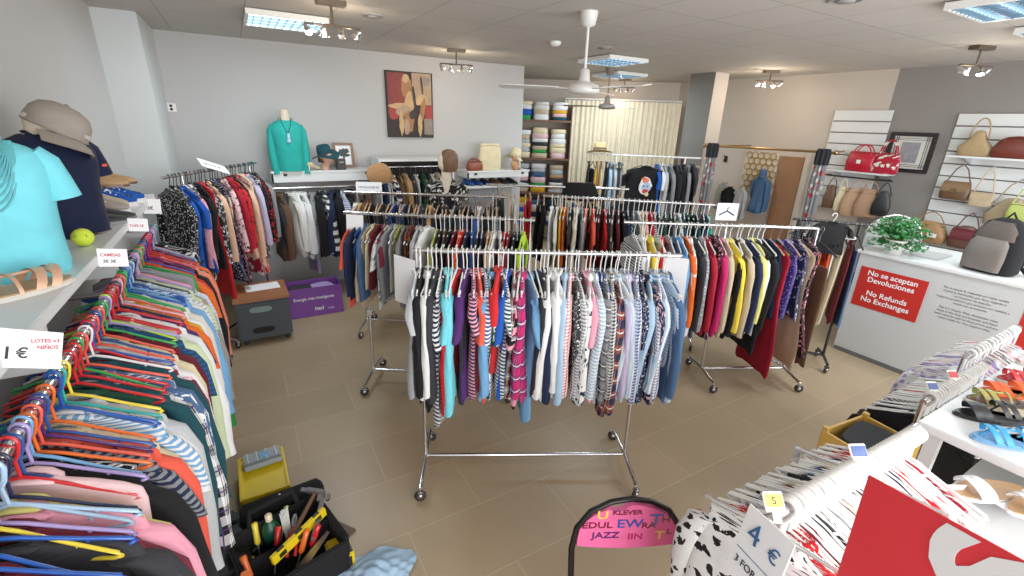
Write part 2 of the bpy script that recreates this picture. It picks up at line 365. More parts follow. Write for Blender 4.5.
# ------------------------------------------------------------------ garments, hangers, rails
def body_mesh(kind, seed, coarse=False):
    rr = random.Random(seed * 13 + len(kind)); n = 12 if coarse else 20
    ph = [rr.uniform(0, 6.28) for _ in range(4)]
    if kind in ('trousers', 'skirt'):
        prof = [(-.165,.165,.3),(-.175,.175,.6),(-.22,.178,.7),(-.36,.18,.8),(-.5,.182,.9),(-.64,.184,1),(-.76,.186,1.05)]
        if kind == 'skirt': prof = [(-.13,.15,.5),(-.15,.155,.7),(-.25,.175,.8),(-.36,.195,.95),(-.48,.215,1.05),(-.6,.235,1.2)]
    else:
        hem = {'dress': -1.18, 'top': -.7, 'jacket': -.82, 'coat': -1.1}.get(kind, -.8)
        fl = {'dress': .25, 'jacket': .215, 'coat': .24}.get(kind, .215)
        prof = [(-.092,.05,.35),(-.105,.075,.45),(-.118,.12,.5),(-.14,.17,.55),(-.162,.2 if kind != 'top' else .165,.6),(-.2,.205 if kind != 'top' else .17,.75),(-.28,.2,.85),
                (-.28+(hem+.28)*.25,.196,.9),(-.28+(hem+.28)*.5,.198,.95),(-.28+(hem+.28)*.75,(fl+.2)/2,1.05),(hem+.02,fl,1.1),(hem,fl,.8)]
    rings = []
    for z, w, th in prof:
        t = min(1, max(0, (-z - .2) / .5)); r = []
        for k in range(n):
            a = 2*PI*k/n; ca, sa = math.cos(a), math.sin(a)
            x = w * (abs(ca)**.8) * (1 if ca >= 0 else -1); y = .016 * th * (abs(sa)**.7) * (1 if sa >= 0 else -1)
            y += t * (.007*math.sin(26*x + ph[0]) + .005*math.sin(47*x + ph[1] + z*3)) * (1 - .3*abs(sa))
            y += t * .012*math.sin(z*4 + ph[2])
            x += t * .012*math.sin(z*7 + ph[3]) + .006*math.sin(5*a + z*9 + ph[1]) * t
            zz = z + (.015*math.sin(3*a + ph[2]) if z == prof[-1][0] else 0)
            r.append((x, y, zz))
        rings.append(r)
    return MB().loft(rings).mesh(kind + '_body')
def sleeve_mesh(kind, seed, side):
    rr = random.Random(seed*7 + side + 2); n = 10
    if kind in ('tee',):
        L = rr.uniform(.15, .24); pts = [(.165,0,-.175),(.195,0,-.2),(.222,rr.uniform(-.01,.01),-.26),(.228+rr.uniform(0,.02),rr.uniform(-.015,.015),-.2-L)]; rad = [.04,.062,.068,.07]
    else:
        e = rr.uniform(-.03,.03); L = rr.uniform(.5,.6); b = rr.uniform(-.01, .025)
        pts = [(.165,0,-.175),(.2,0,-.2),(.226,0,-.29),(.232+b*.3,e*.3,-.4),(.23+b,e*.7,-.52),(.222+b,e,-.2-L+.06),(.22+b,e,-.2-L)]; rad = [.035,.056,.056,.052,.046,.038,.042]
    rings = []
    for (x,y,z), r in zip(pts, rad):
        ph = z*20
        rings.append([(side*(x + r*math.cos(2*PI*k/n)*(.62 if kind=='tee' else .8)), y + .0165*math.sin(2*PI*k/n) + .003*math.sin(ph + k), z + r*.42*math.cos(2*PI*k/n)*-.6) for k in range(n)])
    return MB().loft(rings).mesh('sleeve')
def collar_mesh(kind):
    m = MB()
    if kind in ('shirt','jacket','coat'):
        rings = []
        for k in range(9):
            a = -PI*.0 + 2*PI*k/9
            rings.append([(.055*math.cos(a), .014*math.sin(a), -.078),(.085*math.cos(a), .021*math.sin(a), -.118),(.08*math.cos(a), .018*math.sin(a), -.12),(.05*math.cos(a), .012*math.sin(a), -.085)])
        rings.append(rings[0]); m.loft(rings, caps=False)
    else:
        m.tube([(.06*math.cos(2*PI*k/12), .012*math.sin(2*PI*k/12), -.093-.012*math.cos(4*PI*k/12)) for k in range(12)], .006, 6, closed=True)
    return m.mesh('collar')
GM = {}
def gmesh(kind, v, coarse=False):
    k = (kind, v, coarse)
    if k not in GM:
        GM[k] = [body_mesh(kind, v, coarse)]
        if kind in ('shirt','tee','jacket','coat','knit'): GM[k] += [sleeve_mesh(kind, v, -1), sleeve_mesh(kind, v, 1)]
        if kind not in ('trousers','skirt'): GM[k].append(collar_mesh(kind))
        for me in GM[k]: me.materials.append(whitelam)
    return GM[k]
def joined(kind, v):
    k = (kind, v, 'j')
    if k not in GM:
        bm = bmesh.new()
        for me in gmesh(kind, v, True): bm.from_mesh(me)
        me = bpy.data.meshes.new(kind); bm.to_mesh(me); bm.free(); me.materials.append(whitelam); GM[k] = me
    return GM[k]
KN = dict(shirt='shirt', tee='t-shirt', top='sleeveless top', jacket='jacket', coat='coat', dress='dress', trousers='trousers', skirt='skirt', knit='jumper')
ON = dict(shirt='shirt', tee='t_shirt', top='sleeveless_top', jacket='jacket', coat='coat', dress='dress', trousers='trousers', skirt='skirt', knit='jumper')
PW = dict(plain='', stripe='striped', widestripe='broad-striped', pinstripe='pinstriped', check='gingham', plaid='plaid', dots='spotted', floral='floral', print='patterned')
def parse(sp):
    f = sp.split(':'); cs = f[0].split('/'); pat = 'plain'; kind = 'shirt'; L = 1.0
    for q in f[1:]:
        if q in PW: pat = q
        elif q in KN: kind = q
        else: L = float(q)
    cc = ' and '.join(cw(c) for c in cs[:2])
    full = ' '.join(x for x in (cc, PW[pat], KN[kind]) if x)
    short = ' '.join(x for x in (cw(cs[0]), KN[kind].replace('sleeveless ', '')) if x)
    return cs, pat, kind, L, full, short
USED = set()
def uniq(*cands):
    for c in cands:
        if c not in USED and 4 <= len(c.split()) <= 16:
            USED.add(c); return c
    USED.add(cands[-1]); return cands[-1]

HM = {}
def hanger_mesh(style):
    if style in HM: return HM[style]
    low = style in ('short','ring'); base_style = style
    if low: style = 'thick'
    hk = [(.017*math.sin(a), 0, .001 + .017*math.cos(a)) for a in [(-2.2 + .37*k) for k in range(12)]]
    hk = [(x, 0, z) for x, _, z in hk] + [(.009, 0, -.03), (0, 0, -.045), (0, 0, -.09 if low else -.102)]
    hook = MB().tube([(x*1.25, y, z*1.25+.001) if z > -.03 and base_style == 'ring' else (x, y, z) for x, y, z in hk], .0062 if base_style == 'ring' else .0036 if low else .0028 if style in ('thick','thin') else .0019, 8)
    b = MB()
    if style == 'thick':
        b.tube([(-.2,0,-.166),(-.12,0,-.135),(-.04,0,-.1),(0,0,-.088),(.04,0,-.1),(.12,0,-.135),(.2,0,-.166),(.205,0,-.174),(.19,0,-.18),(0,0,-.18),(-.19,0,-.18),(-.205,0,-.174)], .0045, 6, closed=True)
        b.tube([(-.13,0,-.14),(-.135,0,-.18)], .0035, 5).tube([(.13,0,-.14),(.135,0,-.18)], .0035, 5)
    elif style == 'thin':
        b.tube([(-.2,0,-.166),(-.1,0,-.125),(0,0,-.088),(.1,0,-.125),(.2,0,-.166)], .004, 6)
        b.tube([(-.19,0,-.163),(-.16,0,-.178),(.16,0,-.178),(.19,0,-.163)], .0028, 5)
    elif style == 'clip':
        b.tube([(-.17,0,-.09),(.17,0,-.09)], .0035, 6)
        for s in (-1, 1): b.box((s*.13,0,-.11), (.022,.016,.045))
    else:
        b.tube([(-.2,0,-.166),(-.1,0,-.125),(0,0,-.088),(.1,0,-.125),(.2,0,-.166)], .007, 6)
    if not low: b.v = [(x, y, z - .012) for x, y, z in b.v]
    style = base_style
    HM[style] = (b.mesh('hanger_body'), hook.mesh('hook'))
    for me in HM[style]: me.materials.append(whitelam)
    return HM[style]
BULK = {}
from mathutils import Euler
def hanger(style, mat, hmat, loc, rot, label, group, simple=False):
    if simple:
        b, h = hanger_mesh(style); M_ = Matrix.Translation(loc) @ Euler(rot).to_matrix().to_4x4(); m = BULK.setdefault((mat.name, hmat.name), (MB(), mat, hmat))[0]
        for k, me in enumerate((b, h)): m.add([M_ @ v.co for v in me.vertices], [tuple(p.vertices) for p in me.polygons], None, True, k)
        return
    b, h = hanger_mesh(style)
    o = mk('clothes_hanger', b, None); setmat(o, mat); o.location = loc; o.rotation_euler = rot
    tag(o, label, 'hanger', group)
    k = mk('hook', h, None, o); setmat(k, hmat)
    return o
GDZ = -.02
def garment(sp, v, loc, rot, ts, label, group, simple=False, sx=1):
    cs, pat, kind, L, full, short = parse(sp)
    m = fabric(*(cs + [None]*3)[:3], pat=pat)
    if simple:
        o = mk(ON[kind], joined(kind, v % 4), None); setmat(o, m)
    else:
        ms = gmesh(kind, v % 6); o = mk(ON[kind], ms[0], None); setmat(o, m)
        i = 1
        if len(ms) >= 4:
            for q in ms[1:3]: setmat(mk('sleeve', q, None, o), m)
            i = 3
        if len(ms) > i: setmat(mk('collar', ms[i], None, o), m)
    o.location = (loc[0], loc[1], loc[2] + GDZ); o.rotation_euler = rot; o.scale = (sx, ts, L)
    tag(o, label, {'shirt':'shirt','tee':'t-shirt','top':'top','jacket':'jacket','coat':'coat','dress':'dress','trousers':'trousers','skirt':'skirt','knit':'jumper'}[kind], group)
    return o
def hang_row(where, short_where, P0, P1, z, specs, hang, simple=False, ts=1.0, yaw=.12, lean=0, frm='left', gname=None, jit=.3, hfn=None, dz=0, sx=1, yaw0=0, bulk=False):
    P0 = Vector(P0); P1 = Vector(P1); d = P1 - P0; a = math.atan2(d.y, d.x) - PI/2; n = len(specs)
    ps = [parse(s) for s in specs]
    for i, sp in enumerate(specs):
        t = (i + .5 + R.uniform(-jit, jit)) / n
        p = P0 + d*t; loc = (p.x, p.y, z)
        rot = (R.uniform(-.03,.03) + lean, R.uniform(-.025,.025), a + yaw0 + R.uniform(-yaw, yaw))
        full = ps[i][4]; kind = ps[i][2]
        l = ps[i-1][5] if i else None; r = ps[i+1][5] if i < n-1 else None
        if l and r: c1 = f'{full} between {l} and {r} on {short_where}'
        elif r: c1 = f'{full} at the {"left end" if frm == "left" else "near end"} of {where}'
        else: c1 = f'{full} at the {"right end" if frm == "left" else "far end"} of {where}'
        c2 = f'{full}, {ordn(i+1)} from the {frm}, on {where}'
        c3 = f'{full}, {ordn(i+1)} from the {frm}, on {short_where}'
        lab = uniq(c1, c2, c3)
        g = garment(sp, R.randrange(100), (loc[0], loc[1], z + dz), rot, ts, lab, gname, simple, sx)
        if hfn: st, m, hm, hl, hg = hfn(i, ps[i], full)
        else: st, m, hm, hl, hg = hang
        if kind in ('trousers','skirt') and st not in ('thick','short','ring') : st2 = 'clip' if kind == 'skirt' else st
        else: st2 = st
        hanger(st2, m, hm, loc, rot, hl, hg, simple or bulk)
def rack(where_label, P0, P1, z, B0=None, B1=None, ext=.06, foot=.24, dz0=0, mat=None, z1=None):
    """double-post rail on castors, posts at B0 and B1, top rail from P0 to P1"""
    mat = mat or chrome
    P0 = Vector(P0); P1 = Vector(P1); B0 = Vector(B0 or P0); B1 = Vector(B1 or P1)
    c = (B0 + B1) / 2; t = thing('garment_rack', where_label, 'clothes rack', (c.x, c.y, 0))
    q = lambda p, zz: (p.x - c.x, p.y - c.y, zz)
    MB().tube([q(P0, z), q(P1, z)], .0125, 10).build('top_rail', mat, t)
    u = (B1 - B0).normalized(); nrm = Vector((-u.y, u.x))
    for b in (B0, B1):
        tt = max(0, min(1, (b - P0).dot(P1 - P0) / (P1 - P0).length_squared)); top = P0 + (P1 - P0)*tt
        MB().tube([q(b, .1), q(top, z)], .0125, 10).build('post', mat, t)
        MB().box((b.x-c.x, b.y-c.y, z*.44), (.036,.036,.05)).build('clamp', mat, t)
        f = MB().tube([q(b - nrm*foot, .085), q(b, .105), q(b + nrm*foot, .085)], .0125, 10).build('foot_bar', mat, t)
        for s in (-1, 1):
            w = b + nrm*foot*s; cas = MB().tube([q(w, .09), q(w, .06)], .007).box((w.x-c.x, w.y-c.y, .062), (.03,.03,.012)).build('caster', mat, f)
            T = Matrix.Translation((w.x-c.x, w.y-c.y, .036)) @ Matrix.Rotation(R.uniform(-1, 1), 4, 'Z') @ Matrix.Rotation(PI/2, 4, 'X')
            MB().lathe([(0,-.012),(.022,-.012),(.034,-.008),(.036,0),(.034,.008),(.022,.012),(0,.012)], n=18, M=T).build('wheel', rubber, f)
            MB().lathe([(0,-.0135),(.014,-.0135),(.014,.0135),(0,.0135)], n=12, M=T).build('wheel_hub', chrome, f)
    MB().tube([q(B0, .1), q(B1, .1)], .0125, 10).build('base_bar', mat, t)
    return t

WH = ('thick', whiteplastic, whiteplastic)
ZB = 1.42
# --- front rack
R1a, R1b = (.76,2.385), (2.09,1.69)
rack('chrome wheeled garment rack nearest the camera, packed with shirts and tops', R1a, R1b, ZB, (.765,2.31), (1.9,1.73), foot=.27)
front = '''lightgrey:tee|black:knit|white:shirt|black:tee:1.1|charcoal:shirt|navy/white:stripe:tee:1.25|aqua:tee|aqua:knit:1.1|red:knit:1.1|charcoal:top:1.2|purple:tee|
navy/pink:stripe:tee|coral:tee|white/blue:stripe:tee|darkgreen/white:print:tee|skyblue:shirt|red:tee:.8|white/teal:stripe:tee|royal:tee|lightgrey/maroon:plaid:tee|pink/black:widestripe:tee:1.05|purple/magenta:plaid:shirt|skyblue:tee:1.2|black:trousers|
navy:knit|charcoal:shirt|white:knit|white:shirt|white:knit:.9|lightblue:shirt|red/white:check:shirt|navy/white:check:shirt|charcoal/white:dots:shirt|pink:tee|white/navy:floral:shirt|lightblue/white:stripe:shirt|navy/blue/white:plaid:shirt|black/grey/white:plaid:shirt|
white/black:check:shirt|lightblue/white:pinstripe:shirt|rust/navy/white:plaid:shirt:1.15|white/lightblue:pinstripe:shirt|lavender:shirt|white/blue:check:shirt|navy/white:dots:shirt|navy/palepink:floral:shirt|
lightblue:shirt|skyblue/white:pinstripe:shirt|blue/white:check:shirt|skyblue/white:check:shirt|denim:shirt'''.replace('\n','').split('|')
hang_row('the front chrome rack', 'front rack', (.765,2.38), (2.05,1.715), ZB, front, WH + ('white plastic hanger on the rail of the front chrome rack', 'white hangers on the front rack'), ts=1.55, yaw=.22, gname='clothes on the front rack')
# --- second rack, right
R2a, R2b = (2.62,2.72), (3.96,1.93)
Z2 = 1.37
rack('chrome wheeled garment rack on the right with trousers and jumpers, before the counter', R2a, R2b, Z2, (3.3,2.26), (3.98,1.93))
second = '''navy/white:stripe:tee|white:shirt|cream:knit|yellow:shirt|lightgrey:shirt|red:shirt|grey:shirt|denim:shirt|skyblue:shirt|orange:knit:1.02|white:shirt|charcoal:jacket|grey/white:dots:jacket|crimson:shirt|
black/pink:floral:dress:.75|magenta:knit|beige:knit|yellow:knit|black:jacket|beige:knit|navy:jacket|paleyellow:knit:.95|white:knit:1.05|black:knit'''.replace('\n','').split('|')
second = [q if q[-1].isdigit() else q + ':1.07' for q in second]
hang_row('the right chrome rack', 'right rack', (2.68,2.68), (3.62,2.13), Z2, second, WH + ('white plastic hanger on the rail of the right chrome rack', 'white hangers on the right rack'), ts=1.55, yaw=.14, gname='clothes on the right rack')
WOODM = solid('hanger_wood', (178,140,100), .5)
hang_row('the right rack, wooden hangers', 'wooden hangers', (3.63,2.12), (3.93,1.95), Z2, ['navy:top','indigo:top:1.05','indigo/lavender:dots:top','navy/lavender:floral:top','black/pink:floral:dress:.85'],
    ('wood', WOODM, wire, 'wooden hanger at the right end of the right chrome rack', 'wooden hangers on the right rack'), ts=1.7, yaw=.1, gname='clothes on the right rack')
for sp, p, L, lab in (('crimson:dress', (3.66,2.06), 1.0, 'long crimson dress reaching low at the right end of the right rack'),
                      ('brown:trousers', (3.97,1.9), 1.45, 'long brown trousers hanging at the right end of the right rack'),
                      ('beige:dress', (3.88,1.99), .95, 'long beige skirt hem below the spotted tops on the right rack'),
                      ('black:dress', (3.52,2.15), .82, 'long black dress low between crimson and cream on the right rack')):
    g = garment(sp, 3, (p[0], p[1], Z2-.02), (0,0,-.55-PI/2+.1), 1.5, lab, 'clothes on the right rack'); g.scale.z = L
    hanger('wire', blackplastic, wire, (p[0], p[1], Z2), (0,0,-.55-PI/2+.2), 'thin black hanger at the right end of the right chrome rack', 'black hangers on the right rack')
# --- left rack (middle left)
rack('chrome garment rack behind the front rack at left, coral top at its end', (.63,3.6), (1.84,2.83), ZB, (.74,3.52), (1.72,2.91))
third = '''coral:tee|navy:knit|blue/navy:print:top|denim:knit|beige:knit|cream:top|maroon:top|burgundy:tee|white/grey:print:tee|grey:shirt|lightgrey:top|olive/brown:floral:top|grey:knit|brown/orange:print:top|maroon/tan:print:top|lightgrey:knit:1.1|white:knit|white:shirt'''.replace('\n','').split('|')
third = [q + ':.74' if i % 4 else q + ':.82' for i, q in enumerate(third)]
hang_row('the middle left rack', 'middle left rack', (.67,3.58), (1.17,3.26), ZB, third, ('wire', wire, wire, 'steel wire hanger on the left part of the middle left rack', 'wire hangers on the middle left rack'), ts=1.0, gname='clothes on the middle left rack')
third2 = '''olive:knit|black:jacket|brown:jacket|black:shirt|maroon/black:print:shirt|orange/red:floral:shirt|red:shirt|navy:shirt|blue/navy:print:shirt|black:knit|navy:knit|tan:jacket|beige:knit|white:shirt|white/grey:floral:shirt|red:knit|burgundy:shirt|black:jacket|navy:jacket|lime:knit:.9|lightgrey:trousers'''.replace('\n','').split('|')
hang_row('the middle left rack, white hangers', 'middle left white hangers', (1.2,3.24), (1.82,2.845), ZB, third2, WH + ('white plastic hanger on the right part of the middle left rack', 'white hangers on the middle left rack'), ts=1.0, gname='clothes on the middle left rack')
# --- fourth rack behind it
rack('chrome garment rack behind the middle left rack, full of dark clothes on wire hangers', (.84,4.64), (2.18,3.86), ZB, (.94,4.58), (2.06,3.93))
fourth = '''white:shirt|tan:top|brown:top|black:top|navy:top|charcoal:top|black/white:print:top|blue:top|navy:knit|denim:top|black:top|charcoal:knit|navy/white:floral:top|black:tee|tan:tee|black:knit|navy:jacket|black:jacket|teal:top|charcoal:jacket|black:top|navy:tee|blue:tee|white:top|black:tee|charcoal:tee|navy/grey:stripe:tee'''.replace('\n','').split('|')
hang_row('the rear left rack', 'rear left rack', (.9,4.6), (2.12,3.9), ZB, fourth, ('wood', WOODM, wire, 'pale hanger on the rear left chrome rack', 'hangers on the rear left rack'), simple=True, ts=1.3, gname='clothes on the rear left rack')
# --- fifth rack: middle right
rack('chrome garment rack behind the right rack, between it and the T-shirt rack', (2.58,3.82), (3.92,2.76), ZB, (2.7,3.72), (3.8,2.85))
fifth = '''white:top|offwhite:tee|mustard:top|orange/brown:print:top|charcoal:tee|beige:tee|white:shirt|grey:shirt|salmon/white:print:top|coral:tee|black:top|black/red:print:top|red:tee|black:knit|brown/white:print:tee|maroon:tee|black:jacket|navy:tee|teal/white:floral:tee|white:tee|cream:shirt|palepink/red:floral:tee|red:tee|
navy/white:stripe:tee|teal:tee|darkgreen:knit|black:tee|grey:shirt|white/green:print:tee|teal:knit|darkgreen:jacket|black:jacket|teal:tee|navy:tee|turquoise:tee'''.replace('\n','').split('|')
hang_row('the middle right rack', 'middle right rack', (2.63,3.78), (3.82,2.84), ZB, fifth, WH + ('white plastic hanger on the middle right rack', 'white hangers on the middle right rack'), simple=True, ts=1.1, gname='clothes on the middle right rack')
# --- sixth rack
rack('chrome garment rack with dark trousers and wooden hangers left of the beige curtain', (2.38,4.7), (3.75,3.88), ZB+.01, (2.5,4.63), (3.6,3.97))
sixth = '''black:trousers|black:skirt|beige:trousers|offwhite:trousers|red:trousers|crimson:skirt|black:trousers|black:knit|navy:trousers|navy:jacket|blue:trousers|denim:trousers|black:trousers|charcoal:trousers|black:jacket|black:trousers|navy:trousers|charcoal:skirt'''.split('|')
hang_row('the trouser rack', 'trouser rack', (2.43,4.67), (3.7,3.91), ZB+.01, sixth, ('wood', WOODM, wire, 'wooden hanger on the rack of dark trousers', 'wooden hangers on the trouser rack'), simple=True, ts=1.7, gname='clothes on the trouser rack')
g = garment('black:skirt', 2, (3.28,4.15,ZB+.14), (0,0,-2.1), 3, 'black garment thrown flat over the rail of the trouser rack', 'clothes on the trouser rack', True); g.scale = (1,2.4,.42); g.rotation_euler.z = -.55
# --- seventh rack, T-shirt rack at back
Z7 = 1.70
rack('tall garment rack before the beige curtain with a printed black T-shirt facing front', (4.36,5.44), (5.62,4.48), Z7, (4.7,5.18), (5.45,4.6), mat=whiteplastic)
sev = '''black:top|black:trousers:1.1|mustard:top|cream:top|black:top|lightblue:shirt|lightgrey:shirt|charcoal:shirt|grey:jacket'''.split('|')
hang_row('the T-shirt rack', 'T-shirt rack', (4.38,5.42), (4.8,5.1), Z7, sev, ('wire', blackplastic, wire, 'black hanger on the tall T-shirt rack', 'black hangers on the tall rack'), simple=True, ts=1.4, gname='clothes on the tall rack')
sev2 = '''royal:tee|white:tee|lightgrey:knit|grey:shirt|black:jacket|charcoal:jacket|black:coat:.8|grey:jacket|charcoal:coat:.8|taupe:jacket'''.split('|')
hang_row('the T-shirt rack', 'T-shirt rack', (5.14,4.84), (5.62,4.48), Z7, sev2, ('wire', blackplastic, wire, 'black hanger on the tall T-shirt rack', 'black hangers on the tall rack'), simple=True, ts=1.6, gname='clothes on the tall rack')
tsh = garment('black:tee', 1, (4.93,4.8,Z7-.02), (0,0,-.62), 3.0, 'black T-shirt with a printed face facing front on the tall rack', None, sx=1.35)
hanger('wire', blackplastic, wire, (4.88,4.86,Z7-.02), (0,0,-.62), 'black hanger holding the printed T-shirt that faces front', None)
pr = MB()
rr = random.Random(5)
def disc(c, rx, rz_, mat, y, seed, nm, parent, jag=.2):
    r_ = random.Random(seed); MB().prism([(c[0]+rx*math.cos(2*PI*k/14)*(1+jag*r_.uniform(-1,1)), c[1]+rz_*math.sin(2*PI*k/14)*(1+jag*r_.uniform(-1,1))) for k in range(14)], .0008, Matrix.Translation((0,y,0)) @ Matrix.Rotation(PI/2,4,'X')).build(nm, mat, parent)
for i, (c, a, b_, m) in enumerate([((0,-.34),.06,.12,'white'),((0,-.28),.035,.04,'salmon'),((.01,-.36),.045,.06,'lightblue'),((-.015,-.35),.008,.01,'black'),((.02,-.35),.008,.01,'black'),((0,-.42),.03,.03,'red'),((-.02,-.25),.025,.02,'orange'),((.02,-.46),.02,.03,'cream')]):
    disc(c, a, b_, solid('print_'+m, CO[m], .7), -.0215 - i*.0006, i, 'print_patch', tsh)
# --- corner rail by the left pillar
BLKH = ('short', blackplastic, blackplastic, 'black hanger on the corner rail by the left pillar', 'black hangers on the corner rail')
rack('black-hanger garment rail slanting across the left back corner', (-.54,4.56), (.16,5.78), 1.6, (-.42,4.76), (.1,5.66), foot=.2)
cor = '''black/white:dots:knit:1.0|black/white:floral:dress:.8|royal/black:print:knit|royal:tee|white/black:print:top|pink/palepink:floral:knit|black/white:floral:dress:.8|black:jacket|red:dress:.95|charcoal/white:floral:shirt|peach:knit|navy/white:dots:dress:.85|navy:dress:.85|black/pink:floral:dress:.9|beige/red:print:shirt|
palepink/black:floral:shirt|crimson:knit|red/black:floral:shirt|black:knit:.9|peach:knit:1.1|crimson/white:print:dress:.9|cream:dress:.85|coral/white:floral:dress:.9|lavender:shirt|charcoal/white:floral:dress:.8|black:jacket|black/red:floral:shirt|grey:knit'''.replace('\n','').split('|')
hang_row('the corner rail', 'corner rail', (-.52,4.6), (.14,5.74), 1.6, cor, BLKH, ts=1.7, yaw=.22, yaw0=-.62, gname='clothes on the corner rail', bulk=True, dz=.01)
# --- shelf and rail on the back wall, left
def wallshelf(lab, x0, x1, y0, z, nm='wall_shelf', dz=.1):
    t = thing(nm, lab, 'shelf', ((x0+x1)/2, y0+.19, z))
    w = x1-x0
    MB().box((0,0,-.012), (w,.38,.024)).build('shelf_board', whitelam, t, bevel=.003)
    MB().box((0,-.17,-.024-dz/2), (w,.02,dz)).build('front_panel', whitelam, t)
    for s in (-1,1):
        MB().box((s*(w/2-.01),.0,-.024-dz/2), (.02,.36,dz)).build('end_panel', whitelam, t)
        MB().box((s*w*.38,-.184,-.04), (.04,.008,.03)).build('clip', blackplastic, t)
    return t
wallshelf('white wall shelf with rounded front carrying the teal blouse bust', .3, 1.5, 5.93, 1.49)
t = thing('clothes_rail', 'chrome clothes rail under the shelf with the teal blouse', 'rail', (.85, 5.8, 1.32))
MB().tube([(-.62,0,0),(.62,0,0)], .0125, 10).build('rail_bar', chrome, t)
for s in (-1,1): MB().tube([(s*.5,0,0),(s*.5,.1,.0),(s*.5,.5,0)], .01).build('bracket', chrome, t)
tl = '''brown:jacket|charcoal:knit|offwhite:jacket:.95|white:jacket:.95|white:jacket|grey:jacket|black:jacket|white/charcoal:widestripe:shirt|navy:jacket|black:coat:.85|white/blue:stripe:shirt|black:coat:.9|charcoal:jacket|black:trousers:1.2|brown:jacket|brown:trousers:1.2'''.split('|')
hang_row('the rail under the teal blouse', 'rail below teal blouse', (.3,5.8), (1.4,5.8), 1.32, tl, ('wire', blackplastic, wire, 'black hanger on the rail below the teal blouse', 'black hangers below the teal blouse'), ts=2.6, yaw=.3, gname='clothes below the teal blouse', bulk=True, dz=.05)
garment('purple/lavender:stripe:trousers:1.0', 1, (.62,5.8,1.12), (0,0,.2-PI/2), 2, 'purple striped trousers hanging low beneath the white jacket above the purple box', 'clothes below the teal blouse')

# ------------------------------------------------------------------ left wall: long shelf, rail, colourful hangers
SX = -.52
t = thing('wall_shelf', 'long white shelf along the left wall holding busts, shoes and a ball', 'shelf', (-.69, 2.3, 1.57))
MB().box((0,0,-.018), (.34,3.2,.036)).build('shelf_board', whitelam, t, bevel=.003)
for y in (-1.4,-.5,.5,1.4): MB().box((-.02,y,-.14), (.26,.03,.2)).build('bracket', whitelam, t, bevel=.003)
t = thing('clothes_rail', 'steel clothes rail in front of the left wall shelf, full of colourful hangers', 'rail', (-.5, 2.2, 1.43))
MB().tube([(0,-1.5,0),(0,1.3,0)], .0125, 10).build('rail_bar', chrome, t)
for y in (-1.3,0,1.2): MB().tube([(0,y,0),(-.1,y,.0),(-.35,y,0)], .01).build('bracket', chrome, t)
HC_ = ['green','red','red','orange','yellow','blue','navy','pink','purple','turquoise','skyblue','lime','white','magenta','royal','orange','lilac','red','lightblue','coral']
for c in set(HC_): plas(c)
hr = random.Random(11)
def colhang(i, ps, full):
    c = hr.choice(HC_)
    g = f'{cw(c)} plastic hangers on the left wall rail'
    return ('short', plas(c), plas(c), uniq(f'{cw(c)} plastic hanger holding the {full} on the left wall rail', f'{cw(c)} plastic hanger, {ordn(i+1)} from the camera on the left wall rail'), g)
left = '''white/black:print:top|orange/coral:print:top|white:tee|burgundy:knit|charcoal:knit|burgundy:tee|pink:knit|white:top|paleyellow:knit|palepink:dress:.8|black:knit|black/white:print:top|navy:knit|navy/grey:stripe:tee|coral:knit|cream/beige:floral:tee|skyblue/white:stripe:tee|white:knit|white/black:print:tee|lightgrey:shirt|darkgreen:top|teal:knit|teal:shirt|black/white/purple:plaid:shirt:1.1|
denim/white:print:knit|teal:knit|burgundy:knit:1.05|lightgrey:knit|white/pink:print:knit|white:top|cream:knit|maroon:shirt|navy/white:check:shirt|teal/blue:stripe:tee|palegreen:shirt|white:shirt|white:knit:1.05|lightgrey:knit|purple:tee|orange:tee|mustard:knit|white:knit|brown:knit|offwhite:shirt|
skyblue:knit|blue/white:print:dress:.75|white/beige:print:tee|grey/white:stripe:shirt|lightgrey/white:stripe:shirt|palegreen:tee|taupe:knit:1.05|grey:dress:.75|taupe:knit|lightblue/white:check:shirt:1.1|green:dress:.95|royal:dress:.98|orange:tee|coral:tee|red:tee|black:knit|salmon:shirt|
orange:tee|black:jacket|charcoal/white:floral:shirt|orange:knit|black/white:floral:knit|black/white:floral:dress:.75|charcoal/white:floral:dress:.75|navy:dress:.85'''.replace('\n','').split('|')
left = [q for i, q in enumerate(left) if i % 5 != 2]
hang_row('the left wall rail', 'left wall rail', (-.5,.85), (-.5,3.45), 1.43, left, None, ts=1.7, yaw=.1, yaw0=-.22, frm='camera', gname='clothes on the left wall rail', hfn=colhang, sx=1.05, dz=-.006)
# extra empty hangers leaning out at the near end
for i, (y, c, yw) in enumerate([(.93,'orange',-.5),(.99,'royal',-.45),(1.05,'yellow',-.4),(1.12,'lightblue',-.3),(1.2,'red',-.28),(1.28,'skyblue',-.3),(1.36,'purple',-.2),(1.5,'blue',-.3),(1.72,'green',-.35),(1.86,'red',-.3),(2.12,'lime',-.3),(2.45,'green',-.3)]):
    hanger('short', plas(c), plas(c), (-.5, y, 1.435), (.05, .06, yw), uniq(f'empty {cw(c)} plastic hanger sticking out over the near garments, left wall rail', f'empty {cw(c)} plastic hanger among the garments, {ordn(i+1)} from the camera, left rail'), None)

